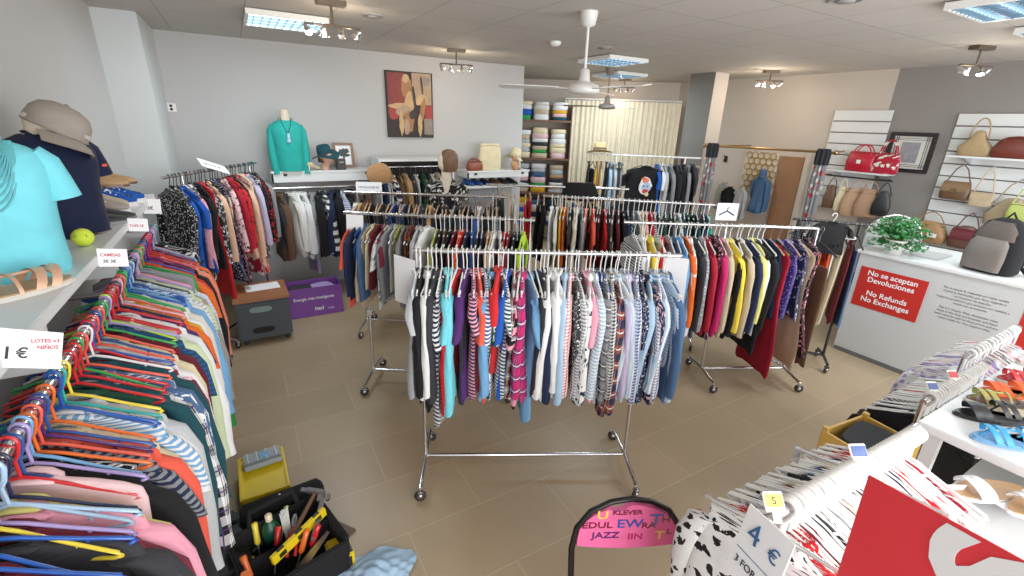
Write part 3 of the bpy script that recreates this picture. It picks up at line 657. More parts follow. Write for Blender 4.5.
# price cards on the left shelf and others
def card(lab, loc, rot, w, h, lines, name='price_card', mat=None):
    t = thing(name, lab, 'sign', loc, rot=rot)
    MB().box((0,0,0), (w,.0015,h)).build('card', mat or paper, t)
    for k, (tx, x, z, s, m, r) in enumerate(lines):
        lettering(tx, s, m, t, (x, -.0012, z), (PI/2, r, 0), bold=s*.015)
    return t
RZ = PI/2 - .95
card('large white card reading 1 euro taped on the left shelf edge', (-.485,1.39,1.565), (-.45,.5,RZ), .12, .09, [('1',-.05,-.025,.04,ink,0),('\u20ac',-.025,-.022,.034,ink,0),('LOTES x3',-.0,.015,.013,inkred,-.1),('NIÑOS',.012,-.0,.013,inkred,-.1)])
card('white card with pink writing on the left shelf edge beside the tennis ball', (-.48,2.28,1.55), (-.3,.25,RZ), .1, .07, [('CAMISAS',-.042,.005,.017,inkred,0),('2€ 3€',-.035,-.02,.017,ink,0)])
card('small white folded card on the left shelf edge before the shoes', (-.485,2.93,1.55), (-.2,.2,RZ), .09, .065, [('TOPS 2€',-.04,-.01,.017,inkred,0)])
card('white card at the far end of the left shelf', (-.505,3.6,1.535), (-.1,.15,RZ), .1, .09, [('3€',-.03,-.02,.03,ink,0)])
card('long white slip lying across the black hangers of the corner rail', (-.2,5.14,1.63), (-.9,.35,.7), .28, .11, [('VESTIDOS 5€',-.11,-.01,.03,ink,0)])

# busts
def bust(lab, loc, rz, shirtm, sleeve, neckm, s=1.0, collar=None, cat='mannequin', base=True, lean=0):
    t = thing('mannequin_bust', lab, cat, loc, rz, rot=(0, lean, rz)); t.scale = (s,s,s)
    n = 24; prof = [(0,.15,.1),(.04,.155,.105),(.14,.15,.105),(.24,.155,.112),(.33,.172,.118),(.39,.175,.105),(.43,.16,.085),(.455,.125,.068),(.475,.08,.055)]
    def ring(z, w, d, off=0, fz=0): return [((w+off)*math.copysign(abs(math.cos(2*PI*k/n))**.85, math.cos(2*PI*k/n)) + fz*math.sin(5*2*PI*k/n+z*9), (d+off)*math.sin(2*PI*k/n) + fz*math.sin(7*2*PI*k/n+z*14), z) for k in range(n)]
    MB().loft([ring(z,w-.012,d-.012) for z,w,d in prof] + [ring(.5,.052,.05), ring(.56,.048,.047), ring(.575,.03,.03)]).build('torso', neckm, t)
    top = MB().loft([ring(z,w,d,.004,.005 if i < 6 else .001) for i,(z,w,d) in enumerate(prof)], caps=False).build('garment_body', shirtm, t)
    for sd in (-1,1):
        if sleeve == 'short': pts, rad = [(sd*.13,0,.425),(sd*.16,0,.39),(sd*.178,-.005,.33),(sd*.188,-.005,.27)], [.045,.052,.05,.054]
        else: pts, rad = [(sd*.13,0,.42),(sd*.158,0,.37),(sd*.172,0,.26),(sd*.175,-.02,.14),(sd*.165,-.03,.02),(sd*.16,-.035,-.03)], [.045,.05,.046,.045,.04,.045]
        MB().tube(pts, rad, 14).build('sleeve', shirtm, t)
    MB().tube([(.07*math.cos(a), .05*math.sin(a)-.008, .475+.012*abs(math.cos(a))-.035*max(0,-math.sin(a))) for a in [2*PI*k/24 for k in range(24)]], .007, 6, closed=True).build('neckline', collar or shirtm, t)
    return t
b1 = bust('turquoise T-shirt bust with a many-strand beaded necklace, nearest on the left shelf', (-.69,2.06,1.57), .3, fabric('aqua'), 'short', skin, .9)
nk = MB()
for k in range(9):
    dz = .05 + k*.022; wd = .07 + k*.003
    nk.tube([(wd*math.cos(a), -.055 - .07*math.sin(a)**.6 if True else 0, .475 - dz*math.sin(a)) for a in [PI*(j+.0001)/14*.999 for j in range(15)]], .0035, 5)
nk.build('necklace', solid('bead_teal', (78,158,166), .4), b1)
CO['darknavy'] = (16,24,52)
b2 = bust('navy T-shirt bust wearing a cap, behind the turquoise one', (-.69,2.72,1.565), .9, fabric('darknavy'), 'short', skin, .98)
b2.scale = (.98,.98,.9)
MB().box((.12,-.128,.33), (.02,.004,.012)).build('chest_logo', plas('coral'), b2)
MB().lathe([(.13,-.0),(.135,.004),(.1,.012),(.03,.014)], n=20, sx=1.2).build('stand', leather('brown'), b2, loc=(0,0,0))
def cap(lab, loc, rot, mat, badge):
    t = thing('baseball_cap', lab, 'cap', loc, rot=rot)
    MB().lathe([(.098,0),(.1,.03),(.094,.065),(.075,.095),(.04,.112),(.005,.116)], n=28, sx=1.0, sy=1.12).build('crown', mat, t)
    MB().ball((0,0,.117), (.009,.009,.005), 8, 4).build('button', mat, t)
    n = 13; a0 = [( -1.15 + 2.3*k/(n-1)) for k in range(n)]
    rings = [[(.098*math.sin(a)*(1-q*.0)*(1+q*.0), -(.105*math.cos(a)) - q*.085*math.cos(a*.85), .004 - q*.035 - .02*abs(math.sin(a))**2 + dz) for a in a0] for q, dz in ((0,0),(.5,.008),(1,.004))]
    m = MB().loft(rings, closed=False); m.loft([[(x,y,z-.003) for x,y,z in r] for r in rings], closed=False); m.build('brim', mat, t)
    MB().box((.035,-.108,.03), (.02,.004,.014), -.25).build('badge', badge, t)
    MB().tube([(.1*math.cos(a), .112*math.sin(a), .006) for a in [2*PI*k/24 for k in range(24)]], .003, 5, closed=True).build('sweatband', mat, t)
    return t
cap('beige cotton baseball cap on the navy bust', (-.655,2.74,2.0), (.3,.45,.9), fabric('taupe'), chrome).scale = (1.05,1.05,1.05)

# teal blouse bust, hat head, framed picture etc. on the back shelf
b3 = bust('teal long-sleeved blouse bust with a pendant on the back shelf', (.52,6.0,1.49), 0, fabric('turquoise'), 'long', skin, 1.12)
b3.scale = (.98,1.1,1.15)
m = MB()
for s in (-1,1): m.tube([(s*.05,-.05,.5),(s*.045,-.08,.44),(0,-.13,.36)], .004, 6)
m.build('necklace', blackplastic, b3)
MB().ball((0,-.14,.33), (.016,.008,.035), 10, 8).ball((.0,-.14,.29), (.022,.008,.02), 10, 8).build('pendant', plas('lightblue'), b3)
def head(mb, c, s=1.0, T=None):
    T = T or Matrix.Identity(4); cx, cy, cz = c; rings = []
    prof = [(-.17,.05,.05,.02),(-.12,.046,.05,.015),(-.1,.05,.06,0),(-.075,.055,.078,-.008),(-.045,.066,.088,-.006),(0,.073,.095,0),(.04,.074,.098,.002),(.08,.066,.088,.006),(.105,.048,.065,.008),(.12,.02,.03,.008)]
    for z, w, d, oy in prof:
        r = []
        for k in range(20):
            a = 2*PI*k/20; x = w*math.cos(a); y = d*math.sin(a) + oy
            if abs(a - 1.5*PI) < .2 and -.05 < z < .05: y -= .018 if z < .02 else .006
            r.append(T @ Vector((cx+x*s, cy+y*s, cz+z*s)))
        rings.append(r)
    return mb.loft(rings)
t = thing('hat_mannequin', 'small mannequin head wearing the dark teal hat on the back shelf', 'mannequin', (.9,5.99,1.49), .5)
head(MB(), (0,0,.15), .85).build('face', solid('doll_skin', (214,168,140), .5), t)
for s in (-1,1):
    MB().ball((s*.026,-.082,.158), (.012,.005,.006), 8, 5).build('eye', blackplastic, t)
    MB().ball((s*.063,.0,.15), (.01,.014,.022), 8, 5).build('ear', solid('doll_skin', (214,168,140), .5), t)
MB().ball((0,-.079,.106), (.018,.006,.007), 8, 5).build('mouth', plas('crimson'), t)
MB().loft([[(.068*1.0*math.cos(2*PI*k/16), .02+.078*math.sin(2*PI*k/16), z) for k in range(16)] for z in (.09,.2)]).build('hair', leather('brown'), t)
def hat(lab, loc, rot, m, band, r=.15, h=.1, cr=.085, floppy=.02):
    t = thing('brimmed_hat', lab, 'hat', loc, rot=rot); n = 32
    rings = []
    for q, z in ((cr,.0),(cr*1.3,-.005),(r*.85,-.012),(r,-.02)): rings.append([(q*math.cos(2*PI*k/n), q*1.1*math.sin(2*PI*k/n), z+floppy*math.sin(2*2*PI*k/n+.7)*(q/r)**2) for k in range(n)])
    MB().loft(rings, caps=False).loft([[(x,y,z-.004) for x,y,z in q] for q in rings], caps=False).build('brim', m, t)
    MB().lathe([(cr,0),(cr*.99,h*.4),(cr*.93,h*.85),(cr*.8,h),(cr*.35,h*.9),(.003,h*.82)], n=n, sy=1.1).build('crown', m, t)
    MB().lathe([(cr*1.01,.004),(cr*1.02,.03),(cr*1.0,.03),(cr*.99,.004)], n=n, sy=1.1).build('hat_band', band, t)
    return t
hat('dark teal felt hat with floppy brim on the mannequin head', (.9,6.0,1.675), (.05,-.25,.4), fabric('teal','teal'), solid('band_dark', (14,44,50), .7), .15,.1,.08,.03)
def frame(lab, loc, rot, w, h, fw, fm, inner, name='picture_frame'):
    t = thing(name, lab, 'picture', loc, rot=rot); f = MB()
    for x, z, a, b_ in ((0,h/2-fw/2,w,fw),(0,-h/2+fw/2,w,fw),(w/2-fw/2,0,fw,h-2*fw),(-w/2+fw/2,0,fw,h-2*fw)): f.box((x,0,z), (a,.025,b_))
    f.build('frame', fm, t, bevel=.003)
    MB().box((0,.005,0), (w-fw*1.5,.006,h-fw*1.5)).build('mount', inner, t)
    return t
t = frame('small wooden framed picture of a dark tree on the back shelf', (1.15,6.2,1.645), (-.12,0,0), .24,.29,.03, solid('frame_wood', (128,96,66), .5), paper)
for i, (c, a, b_) in enumerate([((-.01,.03),.06,.045),((.03,.05),.04,.03),((-.0,-.03),.01,.05),((.02,.0),.05,.02)]): disc(c, a, b_, solid('tree_dark', (52,66,62), .7), .0012-i*.0006, i+20, 'drawn_tree', t, .3)
t = thing('gift_box', 'small black box standing before the framed tree picture', 'box', (1.07,5.99,1.49), .1)
MB().box((0,0,.065), (.1,.06,.13)).build('box_body', blackplastic, t, bevel=.003); MB().box((0,-.031,.09), (.05,.002,.012)).build('label_print', solid('silver', (150,150,150), .4), t)
t = thing('white_shoe', 'pale high-heeled shoe lying beneath the teal hat on the back shelf', 'shoe', (.76,5.96,1.49), .9)
MB().loft([[(x, w*math.cos(2*PI*k/12), z+h*math.sin(2*PI*k/12)) for k in range(12)] for x,w,z,h in ((-.1,.02,.08,.02),(-.06,.028,.075,.03),(0,.026,.045,.022),(.06,.036,.026,.02),(.1,.03,.022,.016),(.125,.012,.018,.01))]).build('upper', plas('cream'), t)
MB().tube([(-.09,0,.07),(-.1,0,0)], [.012,.005], 8).build('heel', plas('cream'), t)
t = thing('straw_fan', 'round tan straw fan with fringe hanging at the right end of the back shelf', 'fan', (1.45,5.72,1.46), rot=(.2,.2,.3))
MB().lathe([(.13,-.006),(.135,0),(.13,.006),(.02,.012)], n=28, sx=1.25, M=Matrix.Rotation(PI/2,4,'X')).build('disc', solid('straw', (176,132,88), .8, var=.25, scale=30), t)
m = MB()
for k in range(8): m.tube([(.13,0,-.05+.012*k),(.2+.01*(k%3),-.01,-.09+.014*k)], .004, 5)
m.build('fringe', solid('straw', (176,132,88)), t)
card('white price card above the rear left rack under the straw fan', (1.28,5.55,1.33), (-.15,.05,-.1), .29,.12, [('PANTALONES 3€',-.12,-.01,.03,inkblue,0)])

# wardrobe niche on the back wall with more clothes
t = thing('open_wardrobe', 'low white open wardrobe with dark inside on the back wall beneath the painting', 'wardrobe', (2.0,6.1,0))
MB().box((0,.19,.8), (.96,.02,1.58)).build('back_panel', solid('dark_inside', (42,38,36), .8), t)
MB().box((0,0,1.6), (1.0,.4,.03)).build('top_panel', whitelam, t)
for s in (-1,1): MB().box((s*.49,0,.8), (.02,.4,1.57)).build('side_panel', whitelam, t)
MB().tube([(-.48,0,1.5),(.48,0,1.5)], .012).build('rail_bar', chrome, t)
ni = 'navy:jacket|white/black:pinstripe:knit|navy/white:widestripe:tee|brown:jacket|tan:coat:.8|charcoal:coat:.8|white:top|darkgreen:coat:.8|black:coat:.8|white:knit|beige:coat:.8|brown:jacket'.split('|')
hang_row('the open wardrobe', 'wardrobe rail', (1.55,6.1), (2.45,6.1), 1.5, ni, ('wood', WOODM, wire, 'wooden hanger inside the open white wardrobe', 'hangers in the open wardrobe'), simple=True, ts=2.0, yaw=.1, sx=.85, gname='clothes in the open wardrobe')
# wigged mannequin
t = bust('mannequin with brown bobbed wig in a black and white patterned blouse', (2.14,5.3,.87), -.35, fabric('black','offwhite',pat='floral'), 'short', skin, 1.15)
head(MB(), (0,-.01,.66), .82, Matrix.Rotation(-.9,4,'Z')).build('face', skin, t)
MB().prism([(-.05,.485),(.05,.485),(.008,.33),(-.008,.33)], .03, Matrix.Translation((0,-.085,0)) @ Matrix.Rotation(PI/2,4,'X')).build('neckline_skin', skin, t)
wg = MB().loft([[(.032+w*math.cos(2*PI*k/20), .0+d_*math.sin(2*PI*k/20), z) for k in range(20)] for z,w,d_ in ((.56,.07,.07),(.6,.092,.085),(.67,.1,.1),(.73,.092,.098),(.77,.06,.07),(.785,.02,.02))])
wg.build('wig', solid('wig_brown', (104,72,48), .55, var=.3, scale=30), t)
MB().tube([(0,0,0),(0,0,-.73)], .012).lathe([(0,-.755),(.15,-.75),(.15,-.735),(0,-.73)], n=24).build('stand', chrome, t)

# second back shelf with bags
wallshelf('white wall shelf with the cream tote bag, right part of the back wall', 2.72, 3.72, 5.93, 1.44, dz=.07)
t = thing('wall_shelf', 'lower grey shelf with blue shoes under the tote bag shelf', 'shelf', (3.2,6.12,1.22))
MB().box((0,0,0), (1.0,.38,.03)).build('shelf_board', whitelam, t); MB().box((-.2,-.14,-.12), (.5,.04,.2)).build('basket_front', solid('bin_grey', (128,128,130), .6), t)
# ------------------------------------------------------------------ bags and shoes
def handbag(lab, loc, rz, w, h, d, m, handle=.12, strap=0, flap=None, clasp=None, slump=.0, hm=None, style='hand', name='handbag', group=None):
    t = thing(name, lab, 'bag', loc, rz, group); n = 24; hm = hm or m
    def rr(z, sw, sd, wob=0): return [(sw/2*math.copysign(abs(math.cos(2*PI*k/n))**.5, math.cos(2*PI*k/n)), sd/2*math.copysign(abs(math.sin(2*PI*k/n))**.7, math.sin(2*PI*k/n)), z + wob*math.cos(4*PI*k/n)) for k in range(n)]
    MB().loft([rr(0,w*.9,d*.85), rr(.012,w,d), rr(h*.45,w*(1.03+slump*.1),d*1.05), rr(h*.8,w*(.95-slump*.2),d*.75,-.02*slump), rr(h*.97,w*(.88-slump*.3),d*.4,-.05*slump), rr(h,w*(.84-slump*.3),d*.3,-.06*slump)]).build('bag_body', m, t)
    if handle:
        for s in ((-1,1) if style == 'hand' else (0,)):
            MB().tube([(w*.3*math.cos(a), s*d*.28, h*.82 + (handle+h*.15)*math.sin(a)) for a in [PI*k/12 for k in range(13)]], .008, 8).build('handle', hm, t)
    if strap: MB().tube([(-w*.42,0,h*.9),(-w*.2,0,h+strap*.7),(0,0,h+strap),(w*.2,0,h+strap*.7),(w*.42,0,h*.9)], .007, 8).build('strap', hm, t)
    if flap:
        MB().loft([[(x, y, z) for x in (-w*.45,-w*.2,0,w*.2,w*.45)] for y, z in ((d*.15,h*1.0),(-d*.3,h*.99),(-d*.56,h*.75),(-d*.585,h*.45))], closed=False).build('flap', flap, t)
    if clasp: MB().box((0,-d*.57,h*.5), (.045,.012,.045)).build('clasp', clasp, t, bevel=.003)
    m2 = MB().tube([(-w*.46,-d*.2,h*.9),(0,-d*.3,h*.93),(w*.46,-d*.2,h*.9)], .003, 6); m2.build('zip', solid('zip_dark', (70,60,50), .5), t)
    return t
def outline(L, W, n=20):
    p = []
    for k in range(n):
        a = 2*PI*k/n; x = math.cos(a); w = W/2*(1 + .18*x - .12*math.cos(2*a)); p.append((L/2*x, w*math.sin(a)*(.9) + .006*math.cos(a*1)))
    return p
def shoe(lab, loc, rz, kind, c, sole='offwhite', extra=None, group=None, sc=1, rx=0):
    nm = {'sneaker':'sneaker','sandal':'sandal','flat':'ballet_flat','wedge':'wedge_shoe','loafer':'loafer'}[kind]
    t = thing(nm, lab, 'shoe', loc, rz, group, rot=(rx,0,rz)); t.scale = (sc,sc,sc); L, W = .26, .092
    m = c if not isinstance(c, str) else leather(c); so = plas(sole)
    sh = .028 if kind == 'sneaker' else .012
    MB().prism(outline(L, W), sh).build('sole', so, t, bevel=.003)
    if kind in ('sneaker', 'loafer', 'flat'):
        H = {'sneaker': .075, 'loafer': .06, 'flat': .045}[kind]; rings = []
        for q, w, top in ((-.125,.05,H*.9),(-.11,.068,H),(-.06,.07,H*.92),(-.02,.072,H*.98),(.03,.08,H*.8),(.07,.084,H*.55),(.1,.07,H*.42),(.124,.035,H*.25)):
            rings.append([(q, w/2*math.copysign(abs(math.cos(a))**.8, math.cos(a)), sh + max(0, top*math.sin(a))) for a in [2*PI*k/14 for k in range(14)]])
        MB().loft(rings).build('upper', m, t)
        o_ = MB().ball((-.07,0,sh+H*.93), (.048,.027,.012), 14, 6); o_.build('shoe_opening', solid('insole', (60,50,44), .8), t)
        if kind == 'sneaker':
            for k in range(4): MB().tube([(-.01+.02*k,-.03,sh+H*(.9-.13*k)),(-.005+.02*k,0,sh+H*(1.0-.13*k)),(-.01+.02*k,.03,sh+H*(.9-.13*k))], .003, 5).build('lace', plas('white'), t)
            if extra: MB().tube([(-.05,-.037,sh+.03),(.0,-.04,sh+.04),(.04,-.043,sh+.02)], .006, 6).build('side_stripe', plas(extra), t)
    else:
        MB().prism(outline(L*.95, W*.92), .004, z0=sh).build('insole', leather(extra or 'tan', .6), t)
        if kind == 'wedge':
            MB().loft([[(x, y, z) for y, z in ((-w,0),(w,0),(w,hh),(-w,hh))] for x, w, hh in ((-.12,.03,-.05),(-.05,.034,-.045),(.02,.03,-.005))], smooth=False).build('heel', so, t)
        for x, wide in ((.065,.02),(.035,.02),(-.0,.008),(-.07,.01)) if kind == 'sandal' else ((.06,.03),(.035,.03)):
            rings = []
            for q in (-wide/2, wide/2): rings.append([(x+q+.02*math.sin(a)*(1 if x > 0 else 0), W*.5*math.cos(a), sh + .042*math.sin(a)) for a in [PI*k/10 for k in range(11)]])
            MB().loft(rings, closed=False).loft([[(p[0],p[1]*1.02,p[2]+.002) for p in q] for q in rings], closed=False).build('strap', m, t)
        if kind == 'sandal': MB().tube([(.1,0,sh+.004),(.07,0,.05),(.02,0,.05),(-.01,0,.05)], .004, 6).build('thong', m, t)
    return t
B = -PI/2
# shoes on the left wall shelf
blu = fabric('royal','white','black',pat='print')
for lab, x, y, rz, kd, c, so, ex in (('tan suede loafer farthest along the left shelf','-.7','3.78',.1,'loafer','tan','brown',None),
      ('second tan loafer beside the far end of the left shelf','-.72','3.66',.05,'loafer','tan','brown',None),
      ('blue and white patterned trainer in front of the tan loafers',-.66,3.52,.05,'sneaker',blu,'white','white'),
      ('blue patterned trainer, nearer one of the pair',-.68,3.4,.0,'sneaker',blu,'white','white'),
      ('beige lace-up trainer behind the navy bust on the left shelf',-.7,3.27,-.05,'sneaker','beige','white','brown'),
      ('beige and brown trainer on the left shelf next to its pair',-.68,3.15,-.05,'sneaker','taupe','white','brown'),
      ('dark grey flat shoe nearest the navy bust, left shelf',-.64,3.03,-.1,'flat','charcoal','grey',None),
      ('charcoal flat shoe close to the shelf edge, left wall',-.66,2.93,-.1,'flat','charcoal','grey',None)):
    shoe(lab, (float(x), float(y) - (.14 if kd == 'loafer' else 0), 1.57 + (.1 if kd == 'loafer' else 0)), rz, kd, c, so, ex, sc=1.12)
shoe('rose gold strappy sandal in the foreground on the left shelf', (-.635,1.83,1.57), .7, 'sandal', solid('rose_gold', (206,162,132), .35, .3), 'offwhite', 'tan', sc=1.25)
shoe('second rose gold sandal cut by the left edge', (-.76,1.68,1.57), .75, 'sandal', solid('rose_gold', (206,162,132), .35, .3), 'offwhite', 'tan', sc=1.05)
t = thing('tennis_ball', 'bright yellow ball with a dark print on the left shelf', 'ball', (-.59,2.44,1.57+.036))
MB().ball((0,0,0), .036, 24, 16).build('ball', solid('felt_yellow', (206,226,60), .9, bump=.3, scale=200), t)
lettering('COOL', .016, ink, t, (-.02,-.034,.006), (PI/2-.2,0,.1)); 
# on the back shelves
handbag('large cream tote bag on the right back shelf', (3.13,6.08,1.44), 0, .34, .36, .1, fabric('cream'), handle=0)
handbag('round red-brown handbag beside the cream tote', (2.86,6.02,1.44), .1, .24, .13, .12, leather((130,62,36)), handle=.03)
hat('cream cloth sun hat at the right end of the back shelf', (3.55,6.1,1.62), (0,.3,0), fabric('cream'), solid('cream_band', CO['beige'], .8), .13, .12, .08)
t = thing('teddy_bear', 'small tan toy bear sitting under the cream sun hat', 'toy', (3.5,6.02,1.44), .2); fur = solid('bear_fur', (186,142,104), .95, var=.3, scale=60)
MB().ball((0,0,.07), (.055,.05,.07)).ball((0,-.01,.16), (.045,.042,.042)).ball((-.035,-.06,.02), (.025,.05,.024)).ball((.035,-.06,.02), (.025,.05,.024)).ball((-.055,-.02,.09), (.02,.02,.045)).ball((.055,-.02,.09), (.02,.02,.045)).ball((0,-.05,.15), (.02,.016,.016)).build('bear_body', fur, t)
for s in (-1,1): MB().ball((s*.035,0,.2), (.016,.01,.016)).build('ear', fur, t); MB().ball((s*.016,-.05,.17), .005, 8, 5).build('eye', blackplastic, t)
for i, (x, c, lab) in enumerate(((2.8,'royal','bright blue shoe on the lower grey shelf, leftmost'),(2.93,'blue','second blue shoe on the lower grey shelf'),(3.06,'navy','navy shoe on the lower grey shelf'),(3.22,'brown','brown shoe on the lower grey shelf'),(3.36,'charcoal','charcoal shoe on the lower grey shelf'),(3.5,'black','black shoe at the right of the lower grey shelf'))):
    shoe(lab, (x,6.08,1.235), -PI/2+.2, 'loafer', c, 'black')

# ------------------------------------------------------------------ recess: linen shelves and beige curtain
ra = -.615
def rp(c, x, y=0): return (c[0] + x*math.cos(ra) - y*math.sin(ra), c[1] + x*math.sin(ra) + y*math.cos(ra))
LC = (4.75, 7.2)
t = thing('linen_shelf', 'brown wooden shelving unit stacked with folded linen left of the curtain', 'shelving', (LC[0],LC[1],0), ra)
woodm = solid('shelf_wood', (112,76,56), .5, var=.2)
for z in (.3,.9,1.5,2.13): MB().box((0,0,z), (.98,.4,.03)).build('shelf_board', woodm, t)
for s in (-1,1): MB().box((s*.49,0,1.2), (.02,.4,2.4)).build('side_panel', woodm, t)
MB().box((0,.2,1.2), (.98,.01,2.4)).build('back_panel', solid('shelf_back', (160,150,138), .8), t)
fr = random.Random(3); fcs = ['white','offwhite','cream','lightgrey','beige','offwhite','white','cream','beige','denim','lightgrey','tan','mustard','navy','grey','teal','palepink','royal','charcoal','green']
def folded(p, z, rz, w, dp, h, c, lab, group=None, pat='plain'):
    n = 16; r = [[(w/2*math.copysign(abs(math.cos(2*PI*k/n))**.5, math.cos(2*PI*k/n)), dp/2*math.copysign(abs(math.sin(2*PI*k/n))**.5, math.sin(2*PI*k/n)), zz) for k in range(n)] for zz in (0,)]
    rings = []
    for q, e in ((0,.94),(h*.2,1),(h*.5,1.01),(h*.8,1),(h,.93)): rings.append([(x*e, y*e, q) for x, y, _ in r[0]])
    o = MB().loft(rings).build('folded_cloth', fabric(c, 'white', None, pat), None, (p[0],p[1],z)); o.rotation_euler.z = rz
    tag(o, lab, 'linen', group); return o
lv = {0.315:'lowest', .915:'lower', 1.515:'middle', 2.145:'top'}
for z0 in (.315,.915,1.515,2.145):
    for ci, x in enumerate((-.34,-.04,.28)):
        z = z0; k = 0; top = z0 + (.3 if z0 > 2 else .5)
        while z < top - .05:
            h = fr.uniform(.05,.1); c = fr.choice(fcs); k += 1
            folded(rp(LC, x, -.02), z, ra + fr.uniform(-.08,.08), fr.uniform(.24,.29), .3, h, c, uniq(f'{cw(c)} linen, {ordn(k)} from bottom, {("left","centre","right")[ci]} stack on the {lv[z0]} linen shelf'), 'folded linen on the wooden shelves')
            z += h + .001
C0 = Vector((5.33,7.38)); C1 = Vector((7.02,6.19))
t = thing('curtain', 'tall pleated beige curtain closing off the back of the shop', 'curtain', (0,0,0))
rings = []; NN = 170; u = (C1-C0).normalized(); nn = Vector((-u.y, u.x))
def cur(z, amp):
    return [tuple((C0 + (C1-C0)*(k/NN) + nn*(amp*math.sin(k*.92 + .8*math.sin(k*.13)) + amp*.4*math.sin(k*.37))).to_3d() + Vector((0,0,z))) for k in range(NN+1)]
MB().loft([cur(z, a) for z, a in ((2.5,.016),(2.44,.02),(2.36,.028),(1.8,.034),(1.0,.038),(.05,.04))], closed=False).build('curtain_cloth', solid('curtain_beige', (236,226,202), .85, var=.08), t)
MB().tube([(C0.x,C0.y,2.53),(C1.x,C1.y,2.53)], .012).build('curtain_rail', whiteplastic, t)
for k in range(34):
    p = C0 + (C1-C0)*(k/33); MB().tube([(p.x,p.y,2.52),(p.x,p.y,2.49)], .006, 5).build('curtain_hook', whiteplastic, t)
hat('woven straw sun hat resting on the left end of the tall rack', (4.48,5.3,1.76), (-.1,.1,.3), solid('straw_pale', (206,184,134), .8, var=.2, scale=40), solid('band_brown', (96,74,52), .7), .17, .1, .085, .012)
frr = thing('patterned_screen', 'patterned dark wall strip between the rack and the pillar', 'panel', (5.95,5.05,.9))
MB().box((0,0,0), (.1,.03,1.5)).build('panel_board', fabric('maroon','black','tan',pat='print'), frr)

# ------------------------------------------------------------------ fitting cubicle on the right wall
FA, FB, FZ = Vector((6.02,4.62)), Vector((6.48,3.32)), 1.86
t = thing('curtain_rod', 'brass curtain rod of the fitting cubicle with knobs at its ends', 'rod', ((FA.x+FB.x)/2,(FA.y+FB.y)/2,FZ))
q = lambda p: (p.x-(FA.x+FB.x)/2, p.y-(FA.y+FB.y)/2, 0)
e = (FB-FA).normalized()*.1
MB().tube([q(FA-e), q(FB+e)], .015, 12).build('rod', brass, t)
MB().ball(q(FB+e*1.3), .03, 12, 8).ball(q(FA-e*1.2), .03, 12, 8).build('finial', brass, t)
for p in (FA-e*.5, FB+e*.5): MB().tube([q(p), (q(p)[0]+.0, q(p)[1], -.0), (7.19-(FA.x+FB.x)/2, q(p)[1]+.15, 0)], .01).build('bracket', brass, t)
for p, lab in ((FA,'gathered red, white and black patterned curtain at the left of the brass rod'),(FB,'gathered red and white patterned curtain at the right of the brass rod')):
    t = thing('cubicle_curtain', lab, 'curtain', (p.x,p.y,0))
    def ring(z, r): return [((r+.018*math.sin(9*a+z))*math.cos(a), (r*1.15+.018*math.sin(9*a+z))*math.sin(a), z) for a in [2*PI*k/60 for k in range(60)]]
    MB().loft([ring(z, r) for z, r in ((1.72,.045),(1.5,.06),(1.0,.05),(.6,.065),(.1,.08))]).build('curtain_cloth', fabric('grey','red','offwhite',pat='print'), t)
    MB().loft([ring(z, r) for z, r in ((1.9,.05),(1.86,.065),(1.7,.06))]).build('curtain_heading', fabric('charcoal'), t)
struct('door_1', MB().box((7.17,4.08,.87), (.05,.36,1.74)), solid('door_brown', (150,108,76), .5, var=.15), bevel=.005)
struct('trim_3', MB().box((7.185,4.75,.9), (.03,1.7,1.8)).box((7.165,3.86,.9), (.06,.06,1.8)), solid('panel_cream', (200,188,176), .7, var=.03))
t = thing('wall_hook', 'black double coat hook on the cream panel inside the cubicle', 'hook', (7.16,5.2,1.62), B)
MB().box((0,-.005,0), (.05,.01,.1)).build('plate', blackplastic, t); MB().tube([(0,-.01,.02),(0,-.05,.03),(0,-.07,.07)], .007).tube([(0,-.01,-.02),(0,-.04,-.04),(0,-.06,-.01)], .007).build('prong', blackplastic, t)
t = thing('wall_hanging', 'gold honeycomb-patterned lattice hanging beside the brown door', 'wall hanging', (7.12,4.56,1.46), B)
m = MB()
for r in range(7):
    for c in range(5):
        x = (c - 2)*.1 + (r % 2)*.05; z = (r - 3)*.088
        m.tube([(x+.052*math.cos(PI/6+k*PI/3), 0, z+.052*math.sin(PI/6+k*PI/3)) for k in range(6)], .007, 5, closed=True)
m.build('lattice', solid('gold_lattice', (178,142,76), .4, .3), t); MB().box((0,.02,0), (.56,.01,.62)).build('backing', solid('lattice_back', (216,204,184), .8), t)
def hungwall(sp, x, y, z, lab, sc, rz=B, ts=3):
    g = garment(sp, 2, (x,y,z), (0,0,rz), ts, lab, None); g.scale = (sc, ts, sc)
g = garment('denim:jacket', 2, (6.95,4.36,1.52), (0,0,B), 3, 'blue denim hooded jacket hanging before the brown door', None); g.scale = (.55,4,.75)
MB().ball((0,0,-.05), (.1,.016,.11), 14, 8).build('hood', fabric('denim'), g)
g = garment('darkgreen/offwhite:stripe:top', 2, (6.9,4.95,1.34), (0,0,B), 3, 'dark green and white striped top left of the honeycomb lattice', None); g.scale = (.6,3,.7)
g = garment('black:knit', 2, (6.85,4.8,1.3), (0,0,B), 3, 'black jumper between the green striped top and the blue jacket', None); g.scale = (.5,3,.7)
g = garment('white/charcoal:stripe:knit', 2, (6.85,4.6,1.32), (0,0,B), 3, 'white and charcoal striped jumper left of the blue jacket', None); g.scale = (.4,3,.7)

